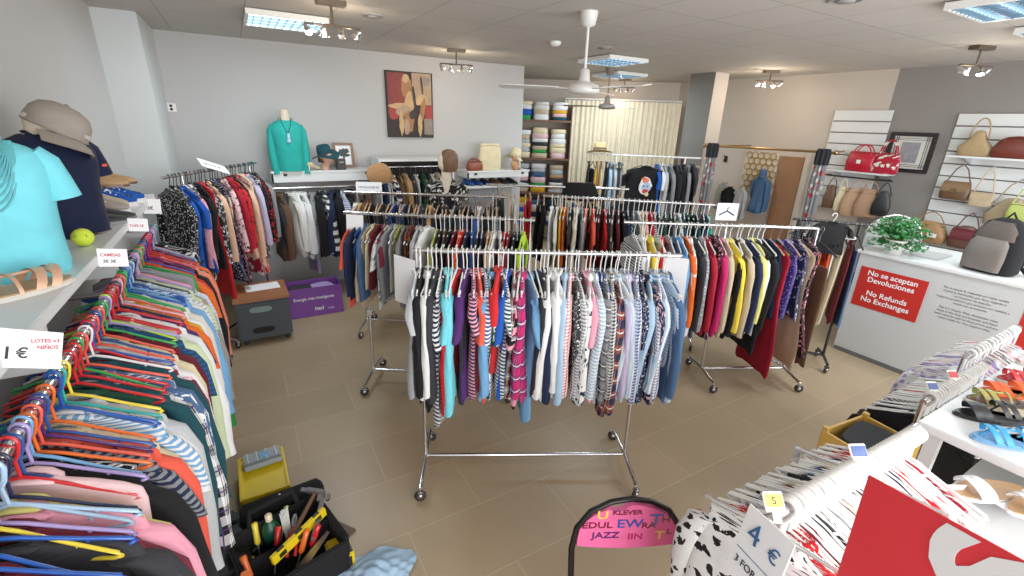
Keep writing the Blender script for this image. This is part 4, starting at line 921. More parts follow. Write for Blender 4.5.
# ------------------------------------------------------------------ right wall: slat panels, bags, picture
def slatwall(lab, y0, y1, z0, z1):
    t = thing('slatwall_panel', lab, 'wall panel', (XR-.012, (y0+y1)/2, 0), B); w = abs(y1-y0)
    n = int((z1-z0)/.14 + .5); s = (z1-z0)/n
    for k in range(n): MB().box((0,-.012,z0+s*(k+.5)), (w,.024,s-.016)).build('slat', whitelam, t, bevel=.003)
    MB().box((0,-.003,(z0+z1)/2), (w-.01,.005,z1-z0-.01)).build('groove_backing', solid('groove_grey', (110,104,98), .6), t)
    return t
slatwall('white slatwall panel with the red handbags', 3.66, 2.98, 1.1, 2.39)
slatwall('white slatwall panel at the right edge with brown and gold bags', 2.33, .9, .7, 2.35)
for y0, y1, z, lab in ((3.5,2.76,1.63,'white bracket shelf carrying the two red handbags'),(2.24,1.2,1.9,'white bracket shelf carrying the gold and red-brown bags')):
    t = thing('wall_shelf', lab, 'shelf', (XR-.16,(y0+y1)/2,z), B)
    MB().box((0,0,-.01), (y0-y1,.27,.02)).build('shelf_board', whitelam, t, bevel=.003)
    for s in (-1,1): MB().prism([(-.12,-.012),(.13,-.012),(.13,-.1)], .012, Matrix.Translation((s*(y0-y1)*.36,0,0)) @ Matrix.Rotation(PI/2,4,'Z') @ Matrix.Rotation(PI/2,4,'X')).build('bracket', chrome, t)
handbag('bright red handbag with a silver clasp on the shelf', (7.0,3.1,1.63), B, .34, .25, .15, leather((176,18,42),.35), handle=.09, clasp=whiteplastic)
handbag('red and white patchwork handbag with tall handle on the shelf', (7.0,2.83,1.63), B+.1, .28, .25, .12, fabric('crimson','offwhite',None,'print'), handle=.16)
t = frame('black-framed picture with lattice lines on the grey wall', (XR-.02,2.695,1.895), (0,0,B), .47, .47, .045, solid('frame_black', (30,24,24), .4), solid('mat_white', (206,204,198), .8))
for k in (-.165,-.145,.145,.165):
    MB().box((k,-.001,0), (.005,.004,.38)).build('lattice_line', blackplastic, t); MB().box((0,-.001,k), (.38,.004,.005)).build('lattice_line', blackplastic, t)
MB().box((0,-.002,0), (.19,.005,.24)).build('picture_print', solid('print_grey', (138,138,144), .6, var=.5, scale=25), t)
handbag('gold hobo bag at the left of the upper right shelf', (7.02,2.05,1.9), B, .27, .2, .1, leather((158,134,96)), handle=.2, slump=1.2, style='one')
handbag('wide red-brown leather bag on the upper right shelf', (7.0,1.72,1.9), B, .36, .2, .15, leather((98,36,24)), handle=.02, slump=.3)
def hangbag(lab, y, z, w, h, d, m, strap, **kw): 
    b_ = handbag(lab, (7.05,y,z), B, w, h, d, m, handle=0, strap=strap, **kw)
    MB().tube([(0,-.02,h+strap+.01),(0,-.01,h+strap-.01),(0,.13,h+strap-.01)], .005, 6).build('slat_hook', chrome, b_); return b_
hangbag('dark brown shoulder bag hung below the gold bag', 2.1, 1.42, .26, .2, .1, leather((92,66,46)), .19, flap=leather((120,92,64)), clasp=brass)
hangbag('small cream shoulder bag with thin strap', 1.86, 1.38, .2, .15, .06, leather((186,166,136)), .28, flap=leather((178,156,124)))
hangbag('big silvery gold bag at the right edge', 1.6, 1.2, .36, .26, .12, leather((150,132,104),.3), .24, slump=.8)
hangbag('lime green little bag in front of the silvery gold bag', 1.5, 1.3, .2, .17, .07, leather((170,182,92)), .2).location.x = 6.93
hangbag('tan two-handled bag with white tags low on the panel', 2.22, .9, .36, .22, .16, leather((150,112,72)), .14, slump=.4)
hangbag('maroon and brown bag next to the tan one, low', 1.88, .9, .26, .22, .13, leather((96,62,52)), .18, flap=leather('maroon'), slump=.6)
hangbag('pale blue fabric bag low at the right edge', 1.5, .85, .25, .24, .1, fabric('lightblue'), .15)
for y in (2.3,2.14): 
    t = thing('price_tag', 'white price tag on the tan two-handled bag, ' + ('left' if y > 2.2 else 'right') + ' one', 'tag', (6.94,y,1.0), rot=(.1,.1,B)); MB().box((0,0,0), (.09,.002,.045)).build('tag_card', paper, t); lettering('3 EUR', .02, ink, t, (-.035,-.002,-.008), (PI/2,0,0))
t = thing('bag_rail', 'black rail on the slatwall from which soft bags hang', 'rail', (7.0,3.1,1.55), B)
MB().tube([(-.45,0,0),(.4,0,0)], .008).tube([(-.4,.19,0),(-.4,0,0)], .008).tube([(.3,.19,0),(.3,0,0)], .008).build('rail_bar', blackplastic, t)
for lab, y, w, h, m in (('dark brown narrow bag on the black rail',3.36,.14,.28,leather('brown')),('cream cloth bag on the black rail',3.22,.12,.3,fabric('cream')),('large tan soft bag on the black rail',3.04,.3,.34,leather((178,142,112),.7)),('second tan soft bag behind, on the black rail',2.9,.26,.32,leather((160,124,96),.7)),('black soft bag at the right end of the black rail',2.74,.18,.28,leather('black'))):
    handbag(lab, (6.98,y,1.5-h-.1), B+.3, w, h, .08, m, handle=0, strap=.13, slump=.5)

# ------------------------------------------------------------------ counter
cm_ = solid('counter_white', (190,192,192), .45, var=.02)
t = thing('shop_counter', 'white shop counter with red and grey notices on its front', 'counter', (5.5,.6,0))
MB().box((0,0,.51), (.84,2.88,1.02)).build('counter_body', cm_, t)
MB().box((0,0,1.035), (.88,2.94,.03)).build('counter_top', whitelam, t, bevel=.004)
MB().box((-.425,0,.02), (.01,2.86,.04)).build('plinth', solid('plinth_grey', (90,90,90), .6), t)
redm = solid('sign_red', (186,34,24), .5, var=.03)
t = thing('wall_notice', 'red notice refusing returns in two languages on the counter front', 'sign', (5.078,1.735,.705), B)
MB().box((0,0,0), (.53,.004,.39)).build('notice_panel', redm, t)
lettering('No se aceptan\nDevoluciones\n\nNo Refunds\nNo Exchanges', .068, paper, t, (0,-.003,.125), (PI/2,0,0), align='CENTER', sp=.95, bold=.0008)
t = thing('wall_notice', 'grey small-print notice between the two red notices on the counter', 'sign', (5.078,1.165,.72), B)
MB().box((0,0.001,0), (.58,.002,.4)).build('notice_panel', cm_, t)
gi = solid('ink_grey', (120,116,116), .7)
lettering('No se acepta la respuesta por estas ventas\nni para la devolución, por favor haganlo o\nlos hacemos de estación.\nTodos los productos que tenemos son cedidos y\nningún son acreedores.\n\nThis is a Charity Shop. Sometimes when\nitems in the shop are donated, and these\nitems must be sold for fixed prices and are\nmeant solely for Our Support shop.', .0235, gi, t, (0,-.001,.165), (PI/2,0,0), align='CENTER', sp=1.25, bold=.0004)
t = thing('wall_notice', 'second red notice partly hidden at the right of the counter front', 'sign', (5.078,.6,.705), B)
MB().box((0,0,0), (.53,.004,.39)).build('notice_panel', redm, t)
lettering('Gracias por\nsu visita\n\nThank you', .068, paper, t, (0,-.003,.125), (PI/2,0,0), align='CENTER', sp=.95)
t = thing('potted_plant', 'bushy green plant in a white pot on the left end of the counter', 'plant', (5.2,1.84,1.05))
MB().lathe([(.0,.0),(.06,0),(.085,.13),(.09,.135),(.08,.13),(.075,.11),(0,.11)], n=24).build('pot', whiteplastic, t)
m = MB(); pr_ = random.Random(9); leaves = MB()
for k in range(1000):
    a = pr_.uniform(0, 6.28); el = pr_.uniform(-.35, 1.4); r = pr_.uniform(.05,.21); c = Vector((r*math.cos(a)*math.cos(el)*1.2, r*math.sin(a)*math.cos(el)*1.2, .17 + r*math.sin(el)*.85 - (.05 if el < 0 else 0)))
    s = pr_.uniform(.014,.026); d1 = Vector((pr_.uniform(-1,1),pr_.uniform(-1,1),pr_.uniform(-.6,.6))).normalized(); d2 = d1.orthogonal().normalized()
    leaves.add([c-d1*s, c+d2*s*.6, c+d1*s*1.1, c-d2*s*.6], [(0,1,2,3)])
    if k % 12 == 0: m.tube([(0,0,.1), tuple(c*.6 + Vector((0,0,.06))), tuple(c)], .0025, 5)
leaves.build('foliage', solid('leaf_green', (26,98,36), .5, var=.5, scale=18), t); m.build('stem', solid('stem_green', (60,110,50), .6), t)
t = thing('tablet', 'flat grey tablet lying on the counter behind the plant', 'tablet', (5.45,1.66,1.05), .0)
MB().box((0,0,.008), (.34,.26,.014)).build('casing', solid('tablet_grey', (176,178,180), .4), t, bevel=.003); MB().box((0,0,.0158), (.31,.23,.001)).build('screen', solid('screen_grey', (200,202,202), .2), t)
t = thing('backpack', 'grey and black backpack standing on the counter', 'bag', (5.3,1.2,1.05), B-.25); t.scale = (1.05,1.05,1.28)
bk = fabric('black'); CO['umber'] = (84,74,68); CO['ash'] = (110,102,96)
def rb(z, w, d, oy=0): return [(w/2*math.copysign(abs(math.cos(2*PI*k/24))**.6, math.cos(2*PI*k/24)), oy+d/2*math.copysign(abs(math.sin(2*PI*k/24))**.7, math.sin(2*PI*k/24)), z) for k in range(24)]
MB().loft([rb(0,.3,.18), rb(.02,.34,.22), rb(.15,.34,.21), rb(.25,.3,.18,.01), rb(.32,.22,.13,.02), rb(.345,.1,.06,.03)]).build('main_compartment', bk, t)
MB().loft([rb(.02,.25,.06,-.115), rb(.1,.26,.08,-.115), rb(.19,.24,.06,-.1), rb(.22,.2,.03,-.09)]).build('front_pocket', fabric('ash'), t)
MB().loft([rb(.215,.26,.1,-.05), rb(.27,.24,.1,-.035), rb(.325,.16,.07,-.01)]).build('top_pocket', fabric('umber'), t)
for s in (-1,1): MB().tube([(s*.07,.09,.31),(s*.11,.15,.2),(s*.13,.12,.05),(s*.2,.1,.008)], .014, 8).build('shoulder_strap', bk, t)
MB().tube([(-.04,.05,.33),(0,.05,.38),(.04,.05,.33)], .008).build('grab_handle', bk, t)
t = thing('office_chair', 'rounded silver-backed office chair behind the counter plant', 'chair', (6.2,2.3,0), 2.2)
MB().tube([(.25*math.cos(a), .2, 1.02+.27*math.sin(a)) for a in [PI*k/14 for k in range(15)]] + [(-.22,.18,.7),(.22,.18,.7)], .014, 8, closed=True).build('back_frame', chrome, t)
MB().loft([[(x, .2+.02*math.cos(x*6), z) for x in (-w,-w/2,0,w/2,w)] for z, w in ((.72,.2),(.9,.23),(1.05,.24),(1.2,.18),(1.27,.08))], closed=False).build('backrest', solid('mesh_grey', (168,170,170), .6), t)
MB().lathe([(0,.45),(.22,.45),(.24,.48),(.22,.52),(0,.53)], n=24).build('seat', bk, t); MB().tube([(0,0,.06),(0,0,.45)], .025).build('column', chrome, t)
for k in range(5): MB().tube([(0,0,.08),(.26*math.cos(k*1.257),.26*math.sin(k*1.257),.05),(.28*math.cos(k*1.257),.28*math.sin(k*1.257),.0)], .014).build('base_arm', blackplastic, t)

# little scarf rail between right rack and counter
rack('short rail of scarves and trousers between the right rack and the counter', (4.25,2.3), (4.62,1.86), 1.36, (4.28,2.26), (4.58,1.9), foot=.18, mat=blackplastic)
sc_ = 'navy/white:dots:dress:.8|charcoal:dress:.85|white/grey:floral:top|beige:trousers|rust/orange:widestripe:top|orange/brown:print:top:1.1|white:trousers:1.3|cream:trousers:1.2|maroon:top:1.25|denim:trousers:1.2'.split('|')
hang_row('the scarf rail', 'scarf rail', (4.27,2.27), (4.6,1.88), 1.36, sc_, ('wire', blackplastic, wire, 'black hanger on the short rail by the counter', 'black hangers on the short rail'), ts=1.0, sx=.6, bulk=True, gname='clothes on the short rail')
g = garment('black:tee', 2, (4.32,2.0,1.44), (0,0,-.75), 3, 'black crop top on a white hanger facing front at the short rail', None); g.scale = (.65,2.0,.4)
hanger('thick', whiteplastic, whiteplastic, (4.32,2.0,1.44), (0,0,-.75), 'white hanger holding the black crop top by the counter', None)
def sheet(lab, loc, rot, w, h, txt=None):
    return card(lab, loc, rot, w, h, txt or [], name='paper_sheet')
sheet('blank white sheet hanging at the left end of the front rack', (.715,2.41,1.24), (0,.04,-1.1), .16, .28)
sheet('white sheet hanging at the right end of the front rack', (2.07,1.7,1.28), (0,-.03,-1.15), .14, .26)
sheet('white sheet at the left end of the middle left rack', (.68,3.5,1.27), (0,.06,-.4), .12, .3)
s_ = sheet('white card with a blue hanger sketch at the right end of the middle right rack', (3.9,2.72,1.37), (0,0,-.5), .2, .16)
MB().tube([(-.07,-.003,-.03),(0,-.003,.01),(.07,-.003,-.03)], .007, 6).tube([(0,-.003,.01),(.0,-.003,.03),(.015,-.003,.045)], .004, 6).build('hanger_drawing', solid('draw_navy', (30,50,90), .6), s_)
# ------------------------------------------------------------------ floor things
t = thing('storage_cart', 'dark grey wheeled cube with a wooden top and cut-out handles', 'cart', (.0,4.9,0), .02)
dg = solid('cart_grey', (58,66,74), .5)
MB().box((0,0,.25), (.46,.5,.38)).build('cart_body', dg, t, bevel=.012)
MB().box((0,0,.455), (.48,.52,.03)).build('cart_top', solid('cart_wood', (150,96,62), .45, var=.15), t, bevel=.006)
def slot(w, h): return [(w/2*math.copysign(abs(math.cos(2*PI*k/20))**.5, math.cos(2*PI*k/20)), h/2*math.copysign(abs(math.sin(2*PI*k/20))**.8, math.sin(2*PI*k/20))) for k in range(20)]
for z, w, h in ((.36,.19,.055),(.15,.19,.06)):
    MB().prism(slot(w, h), .004, Matrix.Translation((-.02,-.251,z)) @ Matrix.Rotation(PI/2,4,'X')).build('handle_slot', solid('slot_dark', (12,12,14), .8) if z < .2 else solid('slot_pale', (120,140,136), .6), t)
for sx in (-1,1):
    for sy in (-1,1):
        c = MB().box((sx*.18,sy*.19,.05), (.03,.03,.03)).build('caster', blackplastic, t)
        MB().lathe([(0,-.012),(.028,-.012),(.03,0),(.028,.012),(0,.012)], n=16, M=Matrix.Translation((sx*.18,sy*.19,.03)) @ Matrix.Rotation(PI/2,4,'X')).build('wheel', rubber, c)
t = thing('paper_sheet', 'white paper lying on the wooden top of the grey cube', 'paper', (.03,4.98,.471), .1); MB().box((0,0,.001), (.3,.2,.002)).build('sheet', paper, t)
purple = solid('box_purple', (116,60,150), .6)
t = thing('cardboard_display_box', 'purple open cardboard box with white advertising text', 'box', (.52,5.3,0), .0)
for c, d_ in (((0,-.15,.17),(.56,.006,.33)),((0,.15,.17),(.56,.006,.33)),((-.28,0,.17),(.006,.3,.33)),((.28,0,.17),(.006,.3,.33)),((0,0,.01),(.56,.3,.01))): MB().box(c, d_).build('box_side', purple, t)
lettering('Energía más inteligente', .045, paper, t, (-.22,-.1545,.2), (PI/2,0,0), bold=.0005); lettering('1to1', .055, paper, t, (-.02,-.1545,.07), (PI/2,0,0), bold=.002); lettering('energía', .022, paper, t, (.12,-.1545,.07), (PI/2,0,0))
for i, (x, c) in enumerate(((-.12,'charcoal'),(.1,'lilac'))): folded((.52+x,5.3), .02, .3*i, .24, .24, .28, c, f'{cw(c)} folded garment inside the purple box', 'garments inside the purple box')

yel = solid('case_yellow', (222,192,20), .45)
t = thing('tool_case', 'shallow yellow plastic tool case lying on the tiles', 'case', (-.135,2.6,0), .02)
MB().box((0,0,.05), (.25,.38,.1)).build('case_body', yel, t, bevel=.01)
rim = MB()
for c, d_ in (((0,.185,.105),(.25,.014,.02)),((0,-.185,.105),(.25,.014,.02)),((-.118,0,.105),(.014,.37,.02)),((.118,0,.105),(.014,.37,.02))): rim.box(c, d_)
rim.build('rim', yel, t, bevel=.003); MB().box((0,-.2,.03), (.2,.02,.05)).build('handle', blackplastic, t, bevel=.004)
t = thing('parts_organizer', 'clear grey compartment box with blue bits on the yellow case', 'organizer', (-.13,2.7,.115), .08)
MB().box((0,0,.02), (.2,.12,.04)).build('box_body', solid('clear_grey', (150,160,166), .3), t, bevel=.005)
for k in range(4): MB().box((-.075+.05*k,0,.043), (.004,.11,.006)).build('divider', whiteplastic, t)
MB().box((.01,.0,.045), (.05,.04,.01)).build('insert', plas('skyblue'), t); MB().box((0,-.055,.044), (.19,.01,.01)).build('latch', solid('latch_grey', (100,110,118), .4), t)

tb = fabric('black')
t = thing('tool_bag', 'black open tool bag full of hand tools at the bottom left', 'bag', (-.05,1.93,0), .25)
MB().box((0,0,.012), (.42,.34,.024)).build('bag_base', tb, t, bevel=.005)
for c, d_ in (((0,.17,.12),(.42,.02,.22)),((0,-.17,.1),(.42,.02,.18)),((.21,0,.11),(.02,.34,.2)),((-.21,0,.11),(.02,.34,.2)),((0,.03,.1),(.4,.012,.16))): MB().box(c, d_).build('bag_wall', tb, t, bevel=.006)
MB().tube([(-.12,.17,.2),(-.1,.21,.28),(.1,.21,.28),(.12,.17,.2)], .013).build('handle', tb, t)
t = thing('tool_case', 'black moulded power tool case left of the tool bag', 'case', (-.36,2.1,0), .15)
MB().box((0,0,.08), (.26,.42,.16)).build('case_body', blackplastic, t, bevel=.02); MB().box((.02,0,.17), (.2,.05,.03)).box((.02,.1,.168), (.2,.02,.02)).build('ribs', blackplastic, t, bevel=.006)
MB().tube([(.14,-.08,.1),(.18,-.08,.12),(.18,.08,.12),(.14,.08,.1)], .013).build('handle', blackplastic, t)
for y in (-.14,.14): MB().box((.132,y,.09), (.015,.04,.05)).build('latch', plas('yellow'), t)
t = thing('tool_roll', 'black rolled tool pouch lying behind the tool bag', 'pouch', (-.05,2.25,.14), rot=(0,.1,.2))
MB().tube([(-.2,0,0),(-.18,0,0),(.18,0,.0),(.2,0,0)], [.05,.07,.07,.05], 18).build('roll', tb, t); MB().tube([(-.02,-.072,.0),(-.02,0,.073),(-.02,.072,0)], .005, 6).build('tie', whiteplastic, t)
def at(p, a, el): return Matrix.Translation(p) @ Matrix.Rotation(a,4,'Z') @ Matrix.Rotation(-el,4,'Y')
def tool(lab, nm, p, a, el): 
    o = thing(nm, lab, 'tool'); o.matrix_world = at(p, a, el); return o
steel = solid('tool_steel', (150,150,154), .35, .9)
for i, (c, p, a, el) in enumerate((('red',(-.13,1.9,.06),1.2,.9),('orange',(-.05,1.85,.06),.7,1.0),('yellow',(-.18,1.98,.06),1.6,1.1),('red',(0,1.88,.06),.4,1.1),('lime',(-.1,2.0,.08),1.1,.8),('orange',(-.2,1.8,.06),1.9,1.0))):
    o = tool(uniq(f'{cw(c)} handled screwdriver sticking out of the black tool bag', f'{cw(c)} handled screwdriver, {ordn(i+1)} in the black tool bag'), 'screwdriver', p, a, el)
    MB().tube([(0,0,0),(.1,0,0)], .004).build('shaft', steel, o); MB().tube([(.1,0,0),(.11,0,0),(.17,0,0),(.2,0,0),(.205,0,0)], [.008,.014,.013,.015,.009], 10).build('handle', plas(c), o)
o = tool('yellow spirit level lying across the tool bag', 'spirit_level', (.0,1.93,.21), .55, .12)
MB().box((0,0,0), (.3,.022,.05)).build('level_body', yel, o, bevel=.003)
for x in (-.1,0,.1): MB().box((x,-.012,.0), (.035,.004,.025)).box((x,.0,.026), (.035,.016,.003)).build('vial', solid('vial_dark', (40,44,30), .3), o)
o = tool('hammer with a dark head lying on top of the tool bag', 'hammer', (.05,2.05,.24), .9, .3)
MB().tube([(-.14,0,0),(.08,0,0)], [.013,.01], 10).build('handle', leather('brown'), o); MB().box((.09,0,0), (.028,.1,.028)).build('hammer_head', steel, o, bevel=.005); MB().box((.09,.06,0), (.02,.04,.012)).build('claw', steel, o)
o = tool('steel pipe wrench on the right of the tool bag', 'pipe_wrench', (.1,2.0,.23), 1.15, .35)
MB().box((-.03,0,0), (.2,.022,.014)).build('handle', steel, o, bevel=.004); MB().box((.085,.012,0), (.05,.03,.02)).build('upper_jaw', steel, o, bevel=.003); MB().box((.08,-.025,0), (.035,.02,.02)).build('lower_jaw', steel, o, bevel=.003)
o = tool('pliers with red grips among the tools', 'pliers', (-.02,2.0,.2), 1.3, .5)
for s in (-1,1): MB().tube([(0,0,0),(-.05,s*.02,0),(-.13,s*.018,0)], .008).build('grip', plas('red'), o); MB().tube([(0,s*.004,0),(.04,s*.008,0),(.06,s*.002,0)], .006).build('jaw', steel, o)
o = tool('green plastic bottle standing in the tool bag', 'bottle', (-.12,2.06,.1), 0, 0)
MB().lathe([(0,0),(.04,0),(.042,.09),(.03,.12),(.012,.135),(.012,.15),(0,.15)], n=20).build('bottle_body', solid('bottle_green', (14,70,50), .4), o); MB().lathe([(.016,.14),(.016,.17),(.01,.175),(0,.175)], n=16).build('cap', plas('cream'), o)
o = tool('white cable ties bundle upright in the tool bag', 'cable_ties', (-.06,2.03,.1), 0, 0)
m = MB()
for k in range(7): m.tube([(.004*k,0,0),(.006*k-.01,.01*math.sin(k),.18+.006*k)], .0025, 5)
m.build('ties', whiteplastic, o)
o = tool('orange handled stripping tool standing at the bottom left corner', 'wire_stripper', (-.28,1.78,.1), 0, 1.2)
MB().tube([(0,0,0),(.1,0,0),(.16,.0,0)], [.012,.018,.022], 12).build('handle', plas('orange'), o)
o = tool('handsaw with a black grip leaning in the tool bag', 'handsaw', (.02,1.83,.14), .3, .7)
MB().prism([(-.12,-.02),(.14,-.008),(.14,.012),(-.12,.05)], .0015).build('blade', steel, o); MB().tube([(-.13,-.02,0),(-.17,-.02,0),(-.18,.03,0),(-.13,.05,0)], .012, closed=True).build('handle', blackplastic, o)
o = thing('wooden_board', 'dark brown board lying on the tiles right of the tool bag', 'board', (.14,2.1,0), .45); o.scale = (.75,.85,1); MB().prism([(-.05,-.14),(.11,-.14),(.05,.14),(-.03,.14)], .014).build('board', solid('board_brown', (92,74,58), .6), o)
o = thing('laser_measure', 'yellow and black battery tool beside the pale blue cloth', 'tool', (.16,1.88,0), .1)
MB().box((0,0,.05), (.11,.14,.1)).build('housing', yel, o, bevel=.01); MB().box((0,-.03,.102), (.1,.07,.01)).build('grip_panel', blackplastic, o, bevel=.003); MB().box((0,-.065,.05), (.09,.016,.07)).build('battery', blackplastic, o, bevel=.005)
# crumpled cloth
rr = random.Random(4); N = 26; rings = []
for i in range(N+1):
    row = []
    for j in range(N+1):
        x = (i/N-.5); y = (j/N-.5); r = math.hypot(x, y)
        h = .05*max(0, 1-r*2.0) + .022*abs(math.sin(9*x+5*y+2*math.sin(7*y))) + .016*abs(math.sin(14*y-8*x+1.7*math.sin(9*x)))
        row.append((x*.34*(1+.12*math.sin(7*y)), y*.26*(1+.15*math.sin(8*x+1)), .004 + h*max(.12, 1-r*1.35)))
    rings.append(row)
o = MB().loft(rings, closed=False).build('crumpled_cloth', fabric('lightblue'), None, (.3,1.72,0)); o.rotation_euler.z = -.3; setmat(o, fabric('lightblue', pat='plain')); tag(o, 'crumpled pale blue cloth on the floor at the bottom edge', 'cloth')

# ------------------------------------------------------------------ folding chair
ch = thing('folding_chair', 'black metal folding chair with a pink lettered backrest at the bottom edge', 'chair', (1.0,.74,0), 2.675); ch.scale = (1.07,1,.915)
bm_ = solid('chair_black', (22,18,20), .3, .3)
MB().tube([(-.2,-.02,.0),(-.2,-.12,.3),(-.2,-.17,.5),(-.2,-.2,.62),(-.185,-.21,.72),(-.14,-.215,.8),(-.07,-.218,.845),(0,-.219,.858),(.07,-.218,.845),(.14,-.215,.8),(.185,-.21,.72),(.2,-.2,.62),(.2,-.17,.5),(.2,-.12,.3),(.2,-.02,.0)], .0115, 10).build('back_frame', bm_, ch)
MB().tube([(-.17,.2,.42),(-.17,-.0,.25),(-.17,-.26,.0)], .0105).build('leg', bm_, ch); MB().tube([(.17,.2,.42),(.17,-.0,.25),(.17,-.26,.0)], .0105).build('leg', bm_, ch)
MB().tube([(-.17,-.2,.06),(.17,-.2,.06)], .008).build('crossbar', bm_, ch)
pinkm = fabric('pink'); CO['hotpink'] = (236,104,158); pinkm = fabric('hotpink'); CO['deeppink'] = (190,40,100)
pb = MB(); n = 15
fr_, bk_ = [], []
for k in range(n):
    x = -.18 + .36*k/(n-1); topz = .615 + math.sqrt(max(0, 1-(x/.2)**2))*.222; lo = .625 + .06*(1-(x/.19)**2)*.0 - .02*math.cos(x*8)
    if .0 < x < .08: topz -= .03*math.sin((x)/.08*PI)
    fr_.append([(x, -.2185 - .012, lo + (topz-lo)*q/4) for q in range(5)]); bk_.append([(x, -.2185+.012, lo + (topz-lo)*q/4) for q in range(5)])
pb.loft(fr_, closed=False).loft(bk_, closed=False)
pb.loft([[f[0], b_[0]] for f, b_ in zip(fr_, bk_)], closed=False).loft([[f[-1], b_[-1]] for f, b_ in zip(fr_, bk_)], closed=False)
back = pb.build('backrest', pinkm, ch)
for tx, x, z, s, mt in (('U',-.12,.77,.06,plas('yellow')),('KLEVER',-.065,.79,.032,plas('burgundy')),('EDUL',-.17,.72,.045,plas('burgundy')),('EW',-.045,.72,.062,plas('royal')),('RA',.045,.715,.042,plas('burgundy')),('T',.07,.73,.085,plas('royal')),
        ('H',.115,.745,.045,plas('maroon')),('JAZZ',-.13,.665,.045,plas('purple')),('IIN',-.0,.655,.045,plas('magenta')),('T',.1,.655,.06,plas('yellow')),('L',.14,.68,.04,plas('maroon'))):
    lettering(tx, s, mt, back, (-x,-.2053,z), (PI/2,0,PI), bold=.0008)
st = MB().lathe([(0,.44),(.17,.44),(.185,.45),(.185,.468),(.17,.478),(0,.482)], n=32, sy=1.0).build('seat', fabric('deeppink','orange','paleyellow',pat='print'), ch)
MB().tube([(.186*math.cos(2*PI*k/32), .186*math.sin(2*PI*k/32), .447) for k in range(32)], .009, 8, closed=True).build('seat_ring', bm_, ch)

# ------------------------------------------------------------------ bottom right: low rails, shoe tables, signs
MARK = {}
def lowrail(lab, x0, x1, y, z, legs=True):
    t = thing('clothes_rail', lab, 'rail', ((x0+x1)/2, y, 0))
    w = x1-x0
    MB().tube([(-w/2-.05,0,z),(w/2+.05,0,z)], .0125, 10).build('rail_bar', chrome, t)
    for s in (-1,1):
        MB().tube([(s*(w/2+.04),0,z),(s*(w/2+.04),0,.03)], .0125).build('post', chrome, t); MB().tube([(s*(w/2+.04),-.25,.02),(s*(w/2+.04),.25,.02)], .0125).build('foot_bar', chrome, t)
    return t
lowrail('chrome clothes rail nearest the bottom right, tightly packed with white hangers', 1.0, 1.72, .42, 1.22)
l1 = '''white/black:floral:shirt|white/charcoal:print:shirt|red/white:dots:shirt|red/white:dots:shirt|red/white:dots:top|maroon:top|white/grey:floral:top|white:top|black:top|charcoal/white:floral:top|white/black:print:top|offwhite:top|grey:top|white:top|palepink:top|brown:top|beige:top|white:top|offwhite/black:print:top|charcoal:top|navy:top|denim:top|white:top|lightgrey:top|
blue/white:print:top|brown/tan:print:top|white:top|cream:top|white:top|navy:top|palepink/red:floral:top|red:top|white:top|red/white:floral:top|white:top|maroon/white:floral:top|crimson/white:floral:top|palepink:top'''.replace('\n','').split('|')
hang_row('the low white-hanger rail', 'low near rail', (1.05,.42), (1.73,.40), 1.22, l1, ('ring', whiteplastic, whiteplastic) + ('white plastic hanger packed on the low rail behind the red sign', 'white hangers on the low near rail'), ts=.95, yaw=.06, gname='clothes on the low near rail', jit=.15, yaw0=.12, dz=.009)
lowrail('second chrome clothes rail of white hangers behind the white shoe table', 2.46, 3.08, .58, 1.02)
l2 = '''black:knit|black:jacket|charcoal:knit|black:tee|navy:tee|crimson:tee|navy/white:stripe:tee|white:tee|white/black:print:tee|purple:tee|white:tee|royal:tee|palepink:tee|red:tee|white:tee|white:tee|pink:tee|lightgrey:tee|white:tee|palepink:tee|offwhite:tee|charcoal:tee|white:tee'''.replace('\n','').split('|')
hang_row('the second low rail', 'second low rail', (2.46,.58), (3.08,.58), 1.02, l2, ('ring', whiteplastic, whiteplastic) + ('white plastic hanger on the second low rail behind the shoe table', 'white hangers on the second low rail'), ts=1.2, yaw=.08, gname='clothes on the second low rail', jit=.15, dz=.004)
lowrail('farthest low rail with pink and lilac blouses before the counter', 3.25, 4.0, .68, 1.0)
l3 = 'white/lilac:floral:shirt|lilac/white:floral:shirt|palepink:shirt|lilac:shirt|palepink/red:floral:shirt|lilac/grey:floral:shirt|white:shirt|palepink:knit|grey:shirt|white/lilac:floral:knit|palepink:shirt|white:shirt|lightgrey:shirt|pink:shirt'.split('|')
hang_row('the farthest low rail', 'farthest low rail', (3.25,.68), (4.0,.68), 1.0, l3, ('ring', whiteplastic, whiteplastic) + ('white plastic hanger on the farthest low rail', 'white hangers on the farthest low rail'), ts=2.2, yaw=.1, gname='clothes on the farthest low rail', dz=.004)
def marker(lab, x, y, z, c, txt, tc):
    t = thing('size_marker', lab, 'size marker', (x,y,z), rot=(-.75,0,-.45))
    MB().box((0,0,.04), (.05,.006,.045)).box((0,0,.008), (.02,.006,.03)).build('marker_plate', whiteplastic, t, bevel=.002)
    MB().box((0,-.004,.042), (.042,.002,.028)).build('marker_label', plas(c), t)
    if txt: lettering(txt, .024, tc, t, (-.007,-.0055,.034), (PI/2,0,0))
marker('yellow size marker reading S on the near low rail', .99,.405,1.23,'yellow','S',ink)
marker('blue size marker on the near low rail, halfway along', 1.38,.40,1.23,'blue',None,None)
marker('blue size marker on the second low rail', 2.5,.57,1.03,'blue',None,None)
marker('red size marker on the second low rail', 2.72,.57,1.03,'red',None,None)
